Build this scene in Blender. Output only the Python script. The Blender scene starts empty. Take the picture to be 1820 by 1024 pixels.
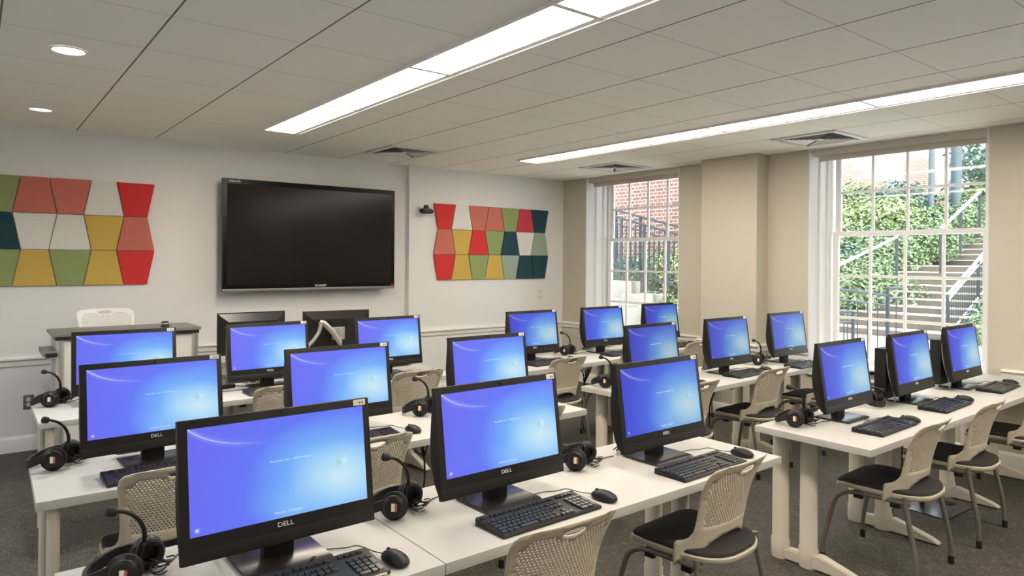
import bpy, bmesh, math, random
from mathutils import Vector, Matrix, Euler
from mathutils.geometry import delaunay_2d_cdt
PI = math.pi
random.seed(7)
sc = bpy.context.scene
COL = sc.collection

# ------------------------------------------------------------------ camera
CAM_H = 1.6086
cam_d = bpy.data.cameras.new('camera'); cam = bpy.data.objects.new('camera', cam_d); COL.objects.link(cam)
cam_d.sensor_width = 36.0; cam_d.lens = 1217.9 / 1820 * 36.0
cam_d.shift_y = -(512 - 463.1) / 1820
cam_d.clip_start = 0.02; cam_d.clip_end = 200
cam.matrix_world = (Matrix.Translation((0, 0, CAM_H)) @ Matrix.Rotation(math.radians(-38.30), 4, 'Z')
                    @ Matrix.Rotation(PI / 2, 4, 'X') @ Matrix.Rotation(math.radians(0.372), 4, 'Z'))
sc.camera = cam

# ------------------------------------------------------------------ world, sun, exposure
w = bpy.data.worlds.new('hazy_sky'); sc.world = w; w.use_nodes = True
nt = w.node_tree; bg = nt.nodes['Background']
bg.inputs['Color'].default_value = (0.80, 0.90, 1.0, 1); bg.inputs['Strength'].default_value = 2.3
sun_d = bpy.data.lights.new('sun', 'SUN'); sun_d.energy = 6.0; sun_d.angle = math.radians(8); sun_d.color = (1, .97, .95)
sun = bpy.data.objects.new('sun', sun_d); COL.objects.link(sun)
sun.rotation_euler = (math.radians(32), math.radians(-6), 0)      # high and hazy, behind the building
sc.view_settings.view_transform = 'Standard'; sc.view_settings.look = 'None'
sc.view_settings.gamma = 1.0; sc.view_settings.use_curve_mapping = False
sc.view_settings.exposure = 0.64
LAMP = 16.5          # ceiling light strips
LAMP_COL = (1.0, 0.885, 0.745, 1)
DOWN_W = 12.0
sc.cycles.diffuse_bounces = 12; sc.cycles.max_bounces = 14; sc.cycles.sample_clamp_indirect = 8
SCREEN = 0.67

# ------------------------------------------------------------------ materials
def mat(name, col, rough=.5, metal=0.0, spec=.5, noise=0.0, nscale=60, bump=0.0, bscale=200, coat=0.0):
    m = bpy.data.materials.new(name); m.use_nodes = True
    t = m.node_tree; b = t.nodes['Principled BSDF']
    b.inputs['Base Color'].default_value = (*col, 1); b.inputs['Roughness'].default_value = rough
    b.inputs['Metallic'].default_value = metal; b.inputs['Specular IOR Level'].default_value = spec
    b.inputs['Coat Weight'].default_value = coat
    tc = t.nodes.new('ShaderNodeTexCoord')
    n = t.nodes.new('ShaderNodeTexNoise'); n.inputs['Scale'].default_value = nscale; n.inputs['Detail'].default_value = 3
    t.links.new(tc.outputs['Object'], n.inputs['Vector'])
    mx = t.nodes.new('ShaderNodeMix'); mx.data_type = 'RGBA'
    k = noise if noise else 0.03
    mx.inputs[6].default_value = (*[c * (1 - k) for c in col], 1); mx.inputs[7].default_value = (*[min(1, c * (1 + k)) for c in col], 1)
    t.links.new(n.outputs['Fac'], mx.inputs[0]); t.links.new(mx.outputs[2], b.inputs['Base Color'])
    if bump:
        n2 = t.nodes.new('ShaderNodeTexNoise'); n2.inputs['Scale'].default_value = bscale
        t.links.new(tc.outputs['Object'], n2.inputs['Vector'])
        bp = t.nodes.new('ShaderNodeBump'); bp.inputs['Strength'].default_value = bump; bp.inputs['Distance'].default_value = .002
        t.links.new(n2.outputs['Fac'], bp.inputs['Height']); t.links.new(bp.outputs['Normal'], b.inputs['Normal'])
    return m
def emit(name, col, s):
    m = bpy.data.materials.new(name); m.use_nodes = True; t = m.node_tree
    t.nodes.clear(); o = t.nodes.new('ShaderNodeOutputMaterial'); e = t.nodes.new('ShaderNodeEmission')
    e.inputs['Color'].default_value = col if len(col) == 4 else (*col, 1); e.inputs['Strength'].default_value = s
    t.links.new(e.outputs[0], o.inputs[0]); return m
def srgb(r, g, b):
    f = lambda c: (c / 255 / 12.92) if c <= 10 else ((c / 255 + .055) / 1.055) ** 2.4
    return (f(r), f(g), f(b))

class NT:
    """tiny helper to write shader maths"""
    def __init__(s, t): s.t = t
    def m(s, op, a, b=None, c=None):
        n = s.t.nodes.new('ShaderNodeMath'); n.operation = op
        for i, v in enumerate((a, b, c)):
            if v is None: continue
            if isinstance(v, (int, float)): n.inputs[i].default_value = v
            else: s.t.links.new(v, n.inputs[i])
        return n.outputs[0]
    def mix(s, fac, a, b):
        n = s.t.nodes.new('ShaderNodeMix'); n.data_type = 'RGBA'
        for i, v in ((0, fac), (6, a), (7, b)):
            if isinstance(v, (int, float)): n.inputs[i].default_value = v
            elif isinstance(v, tuple): n.inputs[i].default_value = (*v, 1) if len(v) == 3 else v
            else: s.t.links.new(v, n.inputs[i])
        return n.outputs[2]
    def ramp(s, fac, stops):
        n = s.t.nodes.new('ShaderNodeValToRGB'); s.t.links.new(fac, n.inputs[0])
        e = n.color_ramp.elements
        while len(e) < len(stops): e.new(.5)
        for k, (p, c) in zip(e, stops): k.position = p; k.color = (*c, 1)
        return n.outputs[0]

M = {}
M['wall_paint'] = mat('wall_paint', (.755, .755, .75), .65, noise=.015, nscale=3, bump=.05, bscale=300)
M['white_paint'] = mat('white_paint', (.92, .91, .89), .7)  # unseen side and back walls, made extra white to bounce light upward
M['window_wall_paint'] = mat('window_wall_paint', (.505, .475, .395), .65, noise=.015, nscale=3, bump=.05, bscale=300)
M['trim_paint'] = mat('trim_paint', (.84, .84, .83), .35)
M['rail_paint'] = mat('rail_paint', (.80, .785, .74), .4)
M['table_white'] = mat('table_white', (.51, .505, .475), .5, spec=.25, noise=.012, nscale=5)
M['table_metal'] = mat('table_metal', (.60, .56, .47), .42)
M['chair_plastic'] = mat('chair_plastic', (.61, .55, .43), .45)
M['chair_white'] = mat('chair_white', (.84, .83, .80), .42)
M['seat_fabric'] = mat('seat_fabric', (.035, .030, .027), .8, noise=.25, nscale=500, bump=.4, bscale=900)
M['chair_tube'] = mat('chair_tube', (.22, .20, .17), .42, metal=.5)
M['black_plastic'] = mat('black_plastic', (.010, .009, .008), .42, spec=.4)
M['satin_black'] = mat('satin_black', (.012, .011, .010), .5, spec=.4)
M['black_rubber'] = mat('black_rubber', (.009, .009, .009), .6)
M['base_black'] = mat('base_black', (.018, .017, .016), .26, spec=.6)
M['key_black'] = mat('key_black', (.022, .021, .021), .30, spec=.7)
M['soft_pad'] = mat('soft_pad', (.012, .011, .010), .65, bump=.3, bscale=300)
M['gloss_black'] = mat('gloss_black', (.006, .006, .006), .22)
M['tv_bezel'] = mat('tv_bezel', (.005, .005, .005), .35, spec=.2)
M['tv_screen'] = mat('tv_screen', (.010, .007, .004), .18, spec=.28)
M['aluminium'] = mat('aluminium', (.62, .61, .58), .35, metal=.8)
M['silver_strip'] = mat('silver_strip', (.30, .29, .28), .35, metal=.7)
M['arm_silver'] = mat('arm_silver', (.50, .49, .46), .35, metal=.55)
M['grey_laminate'] = mat('grey_laminate', (.20, .195, .17), .45, noise=.1, nscale=40)
M['black_edge'] = mat('black_edge', (.01, .01, .01), .5)
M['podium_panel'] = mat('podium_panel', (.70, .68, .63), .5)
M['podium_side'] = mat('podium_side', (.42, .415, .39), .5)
M['logo_white'] = mat('logo_white', (.78, .78, .78), .35)
M['label_white'] = mat('label_white', (.80, .77, .68), .6)
M['label_ink'] = mat('label_ink', (.25, .22, .18), .6)
M['orange_mark'] = mat('orange_mark', (.45, .12, .03), .5)
M['outlet_steel'] = mat('outlet_steel', (.22, .21, .19), .35, metal=.6)
M['outlet_white'] = mat('outlet_white', (.62, .61, .58), .4)
M['vent_metal'] = mat('vent_metal', (.78, .77, .75), .4)
M['vent_dark'] = mat('vent_dark', (.03, .03, .03), .8)
M['blind_fabric'] = mat('blind_fabric', (.56, .52, .46), .75, noise=.05, nscale=300)
M['reveal_paint'] = mat('reveal_paint', (.72, .72, .74), .5)
M['cable_black'] = mat('cable_black', (.015, .014, .013), .45)
M['cable_grey'] = mat('cable_grey', (.20, .19, .18), .5)
M['floorbox_metal'] = mat('floorbox_metal', (.10, .11, .13), .25, metal=.7)
M['concrete'] = mat('concrete', (.34, .315, .27), .8, noise=.12, nscale=6)
M['concrete_pale'] = mat('concrete_pale', (.74, .71, .66), .8, noise=.06, nscale=5)
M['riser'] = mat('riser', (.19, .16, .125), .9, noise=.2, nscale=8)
M['iron'] = mat('iron', (.05, .06, .07), .45, metal=.2)
M['rail_steel'] = mat('rail_steel', (.52, .56, .58), .4, metal=.3)
M['lamp_post'] = mat('lamp_post', (.11, .15, .165), .6)
M['bark'] = mat('bark', (.16, .12, .09), .9, noise=.3, nscale=20)
M['soil'] = mat('soil', (.16, .17, .08), .95, noise=.4, nscale=6)
M['pale_building'] = mat('pale_building', (.80, .78, .76), .8)
M['dark_glass'] = mat('dark_glass', (.20, .24, .27), .15)
FELT = {'red': (.62, .035, .035), 'crimson': (.55, .05, .075), 'salmon': (.56, .165, .125), 'white': (.72, .71, .67),
        'green': (.27, .34, .13), 'yellow': (.58, .40, .085), 'teal': (.012, .055, .075), 'blue teal': (.012, .055, .075),
        'sage': (.31, .40, .31)}
for k, c in FELT.items(): M['felt_' + k] = mat('felt_' + k.replace(' ', '_'), c, .9, noise=.12, nscale=220, bump=.5, bscale=500)

def leaf_mat(name, a, b):
    m = mat(name, a, .6); t = m.node_tree; q = NT(t); p = t.nodes['Principled BSDF']
    g = t.nodes.new('ShaderNodeNewGeometry')
    t.links.new(q.mix(g.outputs['Random Per Island'], a, b), p.inputs['Base Color'])
    p.inputs['Transmission Weight'].default_value = 0.0
    return m
M['leaf_bright'] = leaf_mat('leaf_bright', (.20, .28, .09), (.48, .55, .27))  # paled: outdoor haze is mixed into the leaf colour
M['leaf_mid'] = leaf_mat('leaf_mid', (.11, .18, .08), (.30, .39, .20))
M['leaf_blue'] = leaf_mat('leaf_blue', (.07, .14, .10), (.20, .30, .23))

# carpet
m = mat('carpet', (.1, .1, .1), .75, spec=.45); t = m.node_tree; q = NT(t); p = t.nodes['Principled BSDF']
tc = t.nodes.new('ShaderNodeTexCoord')
def streak(sx, sy, detail=4):
    mp = t.nodes.new('ShaderNodeMapping'); mp.inputs['Scale'].default_value = (sx, sy, 1)
    t.links.new(tc.outputs['Object'], mp.inputs['Vector'])
    n = t.nodes.new('ShaderNodeTexNoise'); n.inputs['Scale'].default_value = 1; n.inputs['Detail'].default_value = detail
    t.links.new(mp.outputs[0], n.inputs['Vector']); return n.outputs['Fac']
a = streak(16, 260); b = streak(260, 16); c = streak(1.6, 1.6)
s = q.m('ADD', q.m('MULTIPLY', a, .5), q.m('MULTIPLY', b, .5))
s = q.m('ADD', q.m('MULTIPLY', s, .86), q.m('MULTIPLY', c, .14))
t.links.new(q.ramp(s, [(.34, (.012, .010, .008)), (.50, (.056, .048, .039)), (.66, (.20, .176, .144))]), p.inputs['Base Color'])
bp = t.nodes.new('ShaderNodeBump'); bp.inputs['Strength'].default_value = .5; bp.inputs['Distance'].default_value = .003
t.links.new(s, bp.inputs['Height']); t.links.new(bp.outputs[0], p.inputs['Normal'])
M['carpet'] = m

# ceiling tiles, 2 ft lay-in tiles with dark reveal lines
H = 2.7066; TW = 5.0
GX0, GY0, TILE = 0.71, 3.396, 0.6117
m = mat('ceiling_tile', (.8, .8, .8), .85); t = m.node_tree; q = NT(t); p = t.nodes['Principled BSDF']
tc = t.nodes.new('ShaderNodeTexCoord'); sp = t.nodes.new('ShaderNodeSeparateXYZ'); t.links.new(tc.outputs['Object'], sp.inputs[0])
def near_line(coord, at, wid):
    d = q.m('SUBTRACT', coord, at)
    return q.m('LESS_THAN', q.m('ABSOLUTE', d), wid)
X, Y = sp.outputs['X'], sp.outputs['Y']
lx = None
for xv in (-1.74, -1.13, -.51, .10, .71, 1.32, 2.54, 3.15, 3.76, 4.37, 4.98, 5.59, 6.20):
    l = near_line(X, xv, .0045); lx = l if lx is None else q.m('MAXIMUM', lx, l)
fy = q.m('SUBTRACT', q.m('MULTIPLY', q.m('FRACT', q.m('DIVIDE', q.m('SUBTRACT', Y, GY0 - TILE / 2), TILE)), TILE), TILE / 2)
ly = q.m('LESS_THAN', q.m('ABSOLUTE', fy), .0022)
n = t.nodes.new('ShaderNodeTexNoise'); n.inputs['Scale'].default_value = 240; t.links.new(tc.outputs['Object'], n.inputs['Vector'])
base = q.mix(n.outputs['Fac'], (.93, .905, .84), (.97, .945, .88))
c1 = q.mix(q.m('MULTIPLY', ly, .55), base, (.14, .12, .10))
c2 = q.mix(q.m('MULTIPLY', lx, .9), c1, (.10, .085, .065))
t.links.new(c2, p.inputs['Base Color']); M['ceiling_tile'] = m

# bricks
def brick_mat(name, c1, c2, mort, rot=None):
    m = mat(name, c1, .9); t = m.node_tree; p = t.nodes['Principled BSDF']
    tc = t.nodes.new('ShaderNodeTexCoord'); sp = t.nodes.new('ShaderNodeSeparateXYZ'); cb = t.nodes.new('ShaderNodeCombineXYZ')
    t.links.new(tc.outputs['Object'], sp.inputs[0]); t.links.new(sp.outputs['Y'], cb.inputs['X']); t.links.new(sp.outputs['Z'], cb.inputs['Y'])
    b = t.nodes.new('ShaderNodeTexBrick'); b.inputs['Scale'].default_value = 1.0
    b.inputs['Brick Width'].default_value = .21; b.inputs['Row Height'].default_value = .075; b.inputs['Mortar Size'].default_value = .007
    b.inputs['Mortar Smooth'].default_value = .1; b.squash = .5; b.squash_frequency = 2; b.inputs['Bias'].default_value = -.1
    b.inputs['Color1'].default_value = (*c1, 1); b.inputs['Color2'].default_value = (*c2, 1); b.inputs['Mortar'].default_value = (*mort, 1)
    t.links.new(cb.outputs[0], b.inputs['Vector']); t.links.new(b.outputs['Color'], p.inputs['Base Color'])
    return m
M['brick'] = brick_mat('brick', (.36, .17, .12), (.25, .125, .105), (.66, .58, .52))
M['brick_far'] = brick_mat('brick_far', (.55, .36, .28), (.48, .30, .24), (.72, .62, .54))

# glass: thin panes
def glass_mat():
    m = bpy.data.materials.new('window_glass'); m.use_nodes = True; t = m.node_tree; t.nodes.clear()
    o = t.nodes.new('ShaderNodeOutputMaterial'); tr = t.nodes.new('ShaderNodeBsdfTransparent'); gl = t.nodes.new('ShaderNodeBsdfGlossy')
    tr.inputs[0].default_value = (.95, .97, .97, 1)
    gl.inputs['Roughness'].default_value = .03; fr = t.nodes.new('ShaderNodeFresnel'); fr.inputs[0].default_value = 1.35
    mx = t.nodes.new('ShaderNodeMixShader')
    t.links.new(fr.outputs[0], mx.inputs[0]); t.links.new(tr.outputs[0], mx.inputs[1]); t.links.new(gl.outputs[0], mx.inputs[2]); t.links.new(mx.outputs[0], o.inputs[0])
    return m
M['glass'] = glass_mat()

# log-on screens (three strengths: dimming at steep viewing angles is put into the colour)
def screen_mat(name, strength, violet):
    m = bpy.data.materials.new(name); m.use_nodes = True; t = m.node_tree; t.nodes.clear(); q = NT(t)
    o = t.nodes.new('ShaderNodeOutputMaterial'); uvn = t.nodes.new('ShaderNodeUVMap'); uvn.uv_map = 'UVMap'
    sp = t.nodes.new('ShaderNodeSeparateXYZ'); t.links.new(uvn.outputs[0], sp.inputs[0]); U, V = sp.outputs[0], sp.outputs[1]
    du = q.m('SUBTRACT', U, .84); dv = q.m('MULTIPLY', q.m('SUBTRACT', V, .30), .80)
    d = q.m('SQRT', q.m('ADD', q.m('MULTIPLY', du, du), q.m('MULTIPLY', dv, dv)))
    nz = t.nodes.new('ShaderNodeTexNoise'); nz.inputs['Scale'].default_value = 2.2; nz.inputs['Detail'].default_value = 1
    t.links.new(uvn.outputs[0], nz.inputs['Vector'])
    d = q.m('ADD', d, q.m('MULTIPLY', q.m('SUBTRACT', nz.outputs['Fac'], .5), .16))
    v = violet
    stops = [(0.0, srgb(196, 224, 238)), (.15, srgb(164, 211, 240)), (.34, srgb(106, 166, 241)),
             (.56, srgb(70 + 20 * v, 104 + 8 * v, 238)), (.80, srgb(66 + 32 * v, 78 + 26 * v, 226 + 10 * v)), (1.0, srgb(62 + 34 * v, 66 + 34 * v, 214 + 18 * v))]
    col = q.ramp(d, stops)
    # the light trail curving in from the upper corner
    f = q.m('ADD', .757, q.m('MULTIPLY', .243, q.m('POWER', 2.718, q.m('MULTIPLY', U, -6.6))))
    e = q.m('DIVIDE', q.m('SUBTRACT', V, f), .0055)
    arc = q.m('POWER', 2.718, q.m('MULTIPLY', q.m('MULTIPLY', e, e), -1))
    e2 = q.m('DIVIDE', q.m('SUBTRACT', V, f), .03)
    halo = q.m('MULTIPLY', q.m('POWER', 2.718, q.m('MULTIPLY', q.m('MULTIPLY', e2, e2), -1)), .22)
    fade = q.m('MAXIMUM', q.m('SUBTRACT', 1, q.m('DIVIDE', U, .42)), 0)
    arc = q.m('MULTIPLY', q.m('ADD', q.m('MULTIPLY', arc, .75), halo), fade)
    col = q.mix(arc, col, srgb(205, 222, 255))
    def spot(u0, v0, r, amt, c):
        global _c
        a = q.m('DIVIDE', q.m('SUBTRACT', U, u0), r); b = q.m('DIVIDE', q.m('SUBTRACT', V, v0), r * 1.75)
        g = q.m('POWER', 2.718, q.m('MULTIPLY', q.m('ADD', q.m('MULTIPLY', a, a), q.m('MULTIPLY', b, b)), -1))
        return q.mix(q.m('MULTIPLY', g, amt), col, c)
    col = spot(.83, .44, .018, .55, srgb(120, 205, 140))
    col = spot(.865, .45, .02, .5, srgb(225, 240, 250))
    col = spot(.035, .055, .009, .9, srgb(220, 235, 255))
    col = spot(.56, .035, .14, .35, srgb(150, 200, 245))
    em = t.nodes.new('ShaderNodeEmission'); t.links.new(col, em.inputs[0]); em.inputs[1].default_value = strength
    gl = t.nodes.new('ShaderNodeBsdfPrincipled'); gl.inputs['Base Color'].default_value = (.01, .01, .012, 1); gl.inputs['Roughness'].default_value = .45
    ad = t.nodes.new('ShaderNodeAddShader'); t.links.new(em.outputs[0], ad.inputs[0]); t.links.new(gl.outputs[0], ad.inputs[1])
    t.links.new(ad.outputs[0], o.inputs[0]); return m
M['screen_bright'] = screen_mat('screen_bright', 1.0 * SCREEN, 1.0)
M['screen_mid'] = screen_mat('screen_mid', .80 * SCREEN, -.35)
M['screen_dim'] = screen_mat('screen_dim', .64 * SCREEN, -.3)
M['screen_text'] = emit('screen_text', srgb(190, 215, 250), .8)
M['lamp_strip'] = emit('lamp_strip', LAMP_COL, LAMP)
M['lamp_round'] = emit('lamp_round', (1, .97, .92), 9.0)
M['lamp_round_dim'] = emit('lamp_round_dim', (1, .96, .9), .9)

# ------------------------------------------------------------------ mesh helpers
def finish(name, bm, material, parent=None, loc=None, smooth=40):
    me = bpy.data.meshes.new(name)
    bm.normal_update()
    for e in bm.edges:
        if len(e.link_faces) == 2 and e.calc_face_angle(0) > math.radians(smooth): e.smooth = False
    for f in bm.faces: f.smooth = True
    bm.to_mesh(me); bm.free()
    me.materials.append(material if not isinstance(material, str) else M[material])
    o = bpy.data.objects.new(name, me); COL.objects.link(o)
    if parent is not None: o.parent = parent
    if loc: o.location = loc
    return o
def B(): return bmesh.new()
def box(bm, x0, x1, y0, y1, z0, z1, bev=0.0, rot=None, seg=2):
    vs = [bm.verts.new((x, y, z)) for x in (x0, x1) for y in (y0, y1) for z in (z0, z1)]
    fs = [bm.faces.new([vs[i] for i in f]) for f in ((0, 1, 3, 2), (4, 6, 7, 5), (0, 4, 5, 1), (2, 3, 7, 6), (0, 2, 6, 4), (1, 5, 7, 3))]
    if rot: bmesh.ops.transform(bm, matrix=rot, verts=vs)
    if bev:
        es = list({e for f in fs for e in f.edges})
        bmesh.ops.bevel(bm, geom=es, offset=bev, segments=seg, affect='EDGES', profile=.7)
    return vs
def tube(bm, pts, r, seg=8, cap=True, flat=None):
    pts = [Vector(p) for p in pts]; rings = []
    if not isinstance(r, (list, tuple)): r = [r] * len(pts)
    up = None
    for i, p in enumerate(pts):
        d = (pts[min(i + 1, len(pts) - 1)] - pts[max(i - 1, 0)]).normalized()
        if up is None:
            up = Vector((0, 0, 1)) if abs(d.z) < .9 else Vector((0, 1, 0))
        a = d.cross(up).normalized(); up = a.cross(d).normalized()
        fl = flat or 1.0
        rings.append([bm.verts.new(p + (a * math.cos(2 * PI * k / seg) * fl + up * math.sin(2 * PI * k / seg)) * r[i]) for k in range(seg)])
    for a, b in zip(rings, rings[1:]):
        for k in range(seg): bm.faces.new((a[k], a[(k + 1) % seg], b[(k + 1) % seg], b[k]))
    if cap:
        bm.faces.new(list(reversed(rings[0]))); bm.faces.new(rings[-1])
def smooth_path(pts, n=6):
    pts = [Vector(p) for p in pts]; out = []
    for i in range(len(pts) - 1):
        p0, p1, p2, p3 = pts[max(i - 1, 0)], pts[i], pts[i + 1], pts[min(i + 2, len(pts) - 1)]
        for k in range(n):
            t = k / n
            out.append(.5 * ((2 * p1) + (p2 - p0) * t + (2 * p0 - 5 * p1 + 4 * p2 - p3) * t * t + (3 * p1 - p0 - 3 * p2 + p3) * t ** 3))
    out.append(pts[-1]); return out
def lathe(bm, prof, seg=24, mtx=None, cap=True):
    rings = []
    for r, z in prof:
        rings.append([bm.verts.new((r * math.cos(2 * PI * k / seg), r * math.sin(2 * PI * k / seg), z)) for k in range(seg)])
    for a, b in zip(rings, rings[1:]):
        for k in range(seg): bm.faces.new((a[k], a[(k + 1) % seg], b[(k + 1) % seg], b[k]))
    if cap: bm.faces.new(list(reversed(rings[0]))); bm.faces.new(rings[-1])
    if mtx is not None: bmesh.ops.transform(bm, matrix=mtx, verts=[v for r in rings for v in r])
def prism(bm, poly, axis, a, b, bev=0.0):
    """poly in the two other axes, extruded along axis from a to b"""
    def P(u, v, w):
        return {'x': (w, u, v), 'y': (u, w, v), 'z': (u, v, w)}[axis]
    A = [bm.verts.new(P(u, v, a)) for u, v in poly]; Bv = [bm.verts.new(P(u, v, b)) for u, v in poly]
    n = len(poly); fs = [bm.faces.new(A), bm.faces.new(list(reversed(Bv)))]
    for k in range(n): fs.append(bm.faces.new((A[k], Bv[k], Bv[(k + 1) % n], A[(k + 1) % n])))
    bmesh.ops.recalc_face_normals(bm, faces=fs)
    if bev: bmesh.ops.bevel(bm, geom=list({e for f in fs for e in f.edges}), offset=bev, segments=2, affect='EDGES')
def empty(name, loc=(0, 0, 0), rz=0.0):
    o = bpy.data.objects.new(name, None); o.location = loc; o.rotation_euler = (0, 0, rz); o.empty_display_size = .1
    COL.objects.link(o); return o
def tag(o, label, cat, group=None, kind=None):
    o['label'] = label; o['category'] = cat
    if group: o['group'] = group
    if kind: o['kind'] = kind
    return o
def struct(o):
    o['kind'] = 'structure'; return o
def copy_tree(o, parent=None):
    c = o.copy(); COL.objects.link(c)
    if parent is not None: c.parent = parent
    for ch in [x for x in bpy.data.objects if x.parent == o]: copy_tree(ch, c)
    return c
def text_mesh(txt, size, extrude=0.0008):
    cu = bpy.data.curves.new('txt', 'FONT'); cu.body = txt; cu.size = size; cu.extrude = extrude
    cu.align_x = 'CENTER'; cu.align_y = 'CENTER'; cu.resolution_u = 3
    o = bpy.data.objects.new('txt', cu); COL.objects.link(o)
    bpy.context.view_layer.update()
    me = bpy.data.meshes.new_from_object(o.evaluated_get(bpy.context.evaluated_depsgraph_get()))
    bpy.data.objects.remove(o); me.materials.clear(); return me
def text_obj(name, txt, size, material, parent, loc, rot=(PI / 2, 0, 0), sx=1.0):
    me = text_mesh(txt, size); me.materials.append(M[material])
    o = bpy.data.objects.new(name, me); COL.objects.link(o); o.parent = parent; o.location = loc; o.rotation_euler = rot
    o.scale = (sx, 1, 1); return o

# ------------------------------------------------------------------ room shell
YW = 6.976; XR = 6.40; XL = -2.6; YB = -3.0
bm = B(); box(bm, XL - .2, XR + .55, YB - .2, YW + .3, -.12, 0); struct(finish('floor', bm, 'carpet'))
bm = B(); box(bm, XL - .2, XR + .55, YB - .2, YW + .3, H, H + .15); struct(finish('ceiling', bm, 'ceiling_tile'))
# television wall with a shallow recessed middle bay
bm = B(); box(bm, XL - .2, 1.588, YW, YW + .3, 0, H); box(bm, 1.588, 3.987, YW + .06, YW + .3, 0, H); box(bm, 3.987, XR + .2, YW, YW + .3, 0, H)
struct(finish('wall_front', bm, 'wall_paint'))
bm = B(); box(bm, XL - .2, XL, YB - .2, YW + .3, 0, H); struct(finish('wall_left', bm, 'white_paint'))
bm = B(); box(bm, XL, XR + .5, YB - .2, YB, 0, H); struct(finish('wall_back', bm, 'white_paint'))
XO = 6.92     # outer face of the window wall
W1 = (5.003, 6.531); W2 = (1.944, 3.449); W_ADDED = (-1.115, .390); SILL = .60  # the last opening is added, out of view, to let daylight in
bm = B()
box(bm, XR, XO, W1[1], YW + .3, 0, H); box(bm, XR, XO, W2[1], W1[0], 0, H); box(bm, XR, XO, W_ADDED[1], W2[0], 0, H); box(bm, XR, XO, YB - .2, W_ADDED[0], 0, H); box(bm, XR, XO, W_ADDED[0], W_ADDED[1], 0, SILL)
box(bm, XR, XO, W1[0], W1[1], 0, SILL); box(bm, XR, XO, W2[0], W2[1], 0, SILL)
struct(finish('wall_right', bm, 'window_wall_paint'))
bm = B(); box(bm, 6.20, XR + .01, 3.884, 4.55, 0, H, .004); struct(finish('wall_pilaster', bm, 'window_wall_paint'))

def rail_profile(depth, z0, z1):
    return [(0, z0), (depth * .35, z0), (depth * .45, z0 + .012), (depth * .45, z1 - .03), (depth * .7, z1 - .024), (depth, z1 - .016), (depth, z1 - .004), (depth * .85, z1), (0, z1)]
def run_x(bm, y, x0, x1, prof):     # moulding on a wall facing -y
    prism(bm, [(y - d, z) for d, z in prof], 'x', x0, x1)
def run_y(bm, x, y0, y1, prof):     # moulding on a wall facing -x
    prism(bm, [(x - d, z) for d, z in prof], 'y', y0, y1)
rp = rail_profile(.034, .708, .778)
bp_ = [(0, 0), (.016, 0), (.016, .105), (.012, .115), (.006, .122), (.004, .132), (0, .132)]
bm = B(); run_x(bm, YW, XL, 1.588, rp); run_x(bm, YW + .06, 1.588, 3.987, rp); run_x(bm, YW, 3.987, XR, rp); struct(finish('trim_1', bm, 'rail_paint'))
bm = B(); run_x(bm, YW, XL, 1.588, bp_); run_x(bm, YW + .06, 1.588, 3.987, bp_); run_x(bm, YW, 3.987, XR, bp_); struct(finish('baseboard_front', bm, 'rail_paint'))
bm = B()
for y0, y1, x in ((W1[1], YW, XR), (4.55, W1[0], XR), (3.85, 4.584, 6.20), (W2[1], 3.884, XR), (W_ADDED[1], W2[0] - .10, XR), (YB, W_ADDED[0], XR)): run_y(bm, x, y0, y1, rp)
prism(bm, [(3.884 - d, z) for d, z in rp], 'x', 6.20, XR)
struct(finish('trim_2', bm, 'rail_paint'))
bm = B()
for y0, y1, x in ((4.55, YW, XR), (3.87, 4.566, 6.20), (YB, 3.884, XR)): run_y(bm, x, y0, y1, bp_)
prism(bm, [(3.884 - d, z) for d, z in bp_], 'x', 6.20, XR)
struct(finish('baseboard_right', bm, 'rail_paint'))

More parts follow.
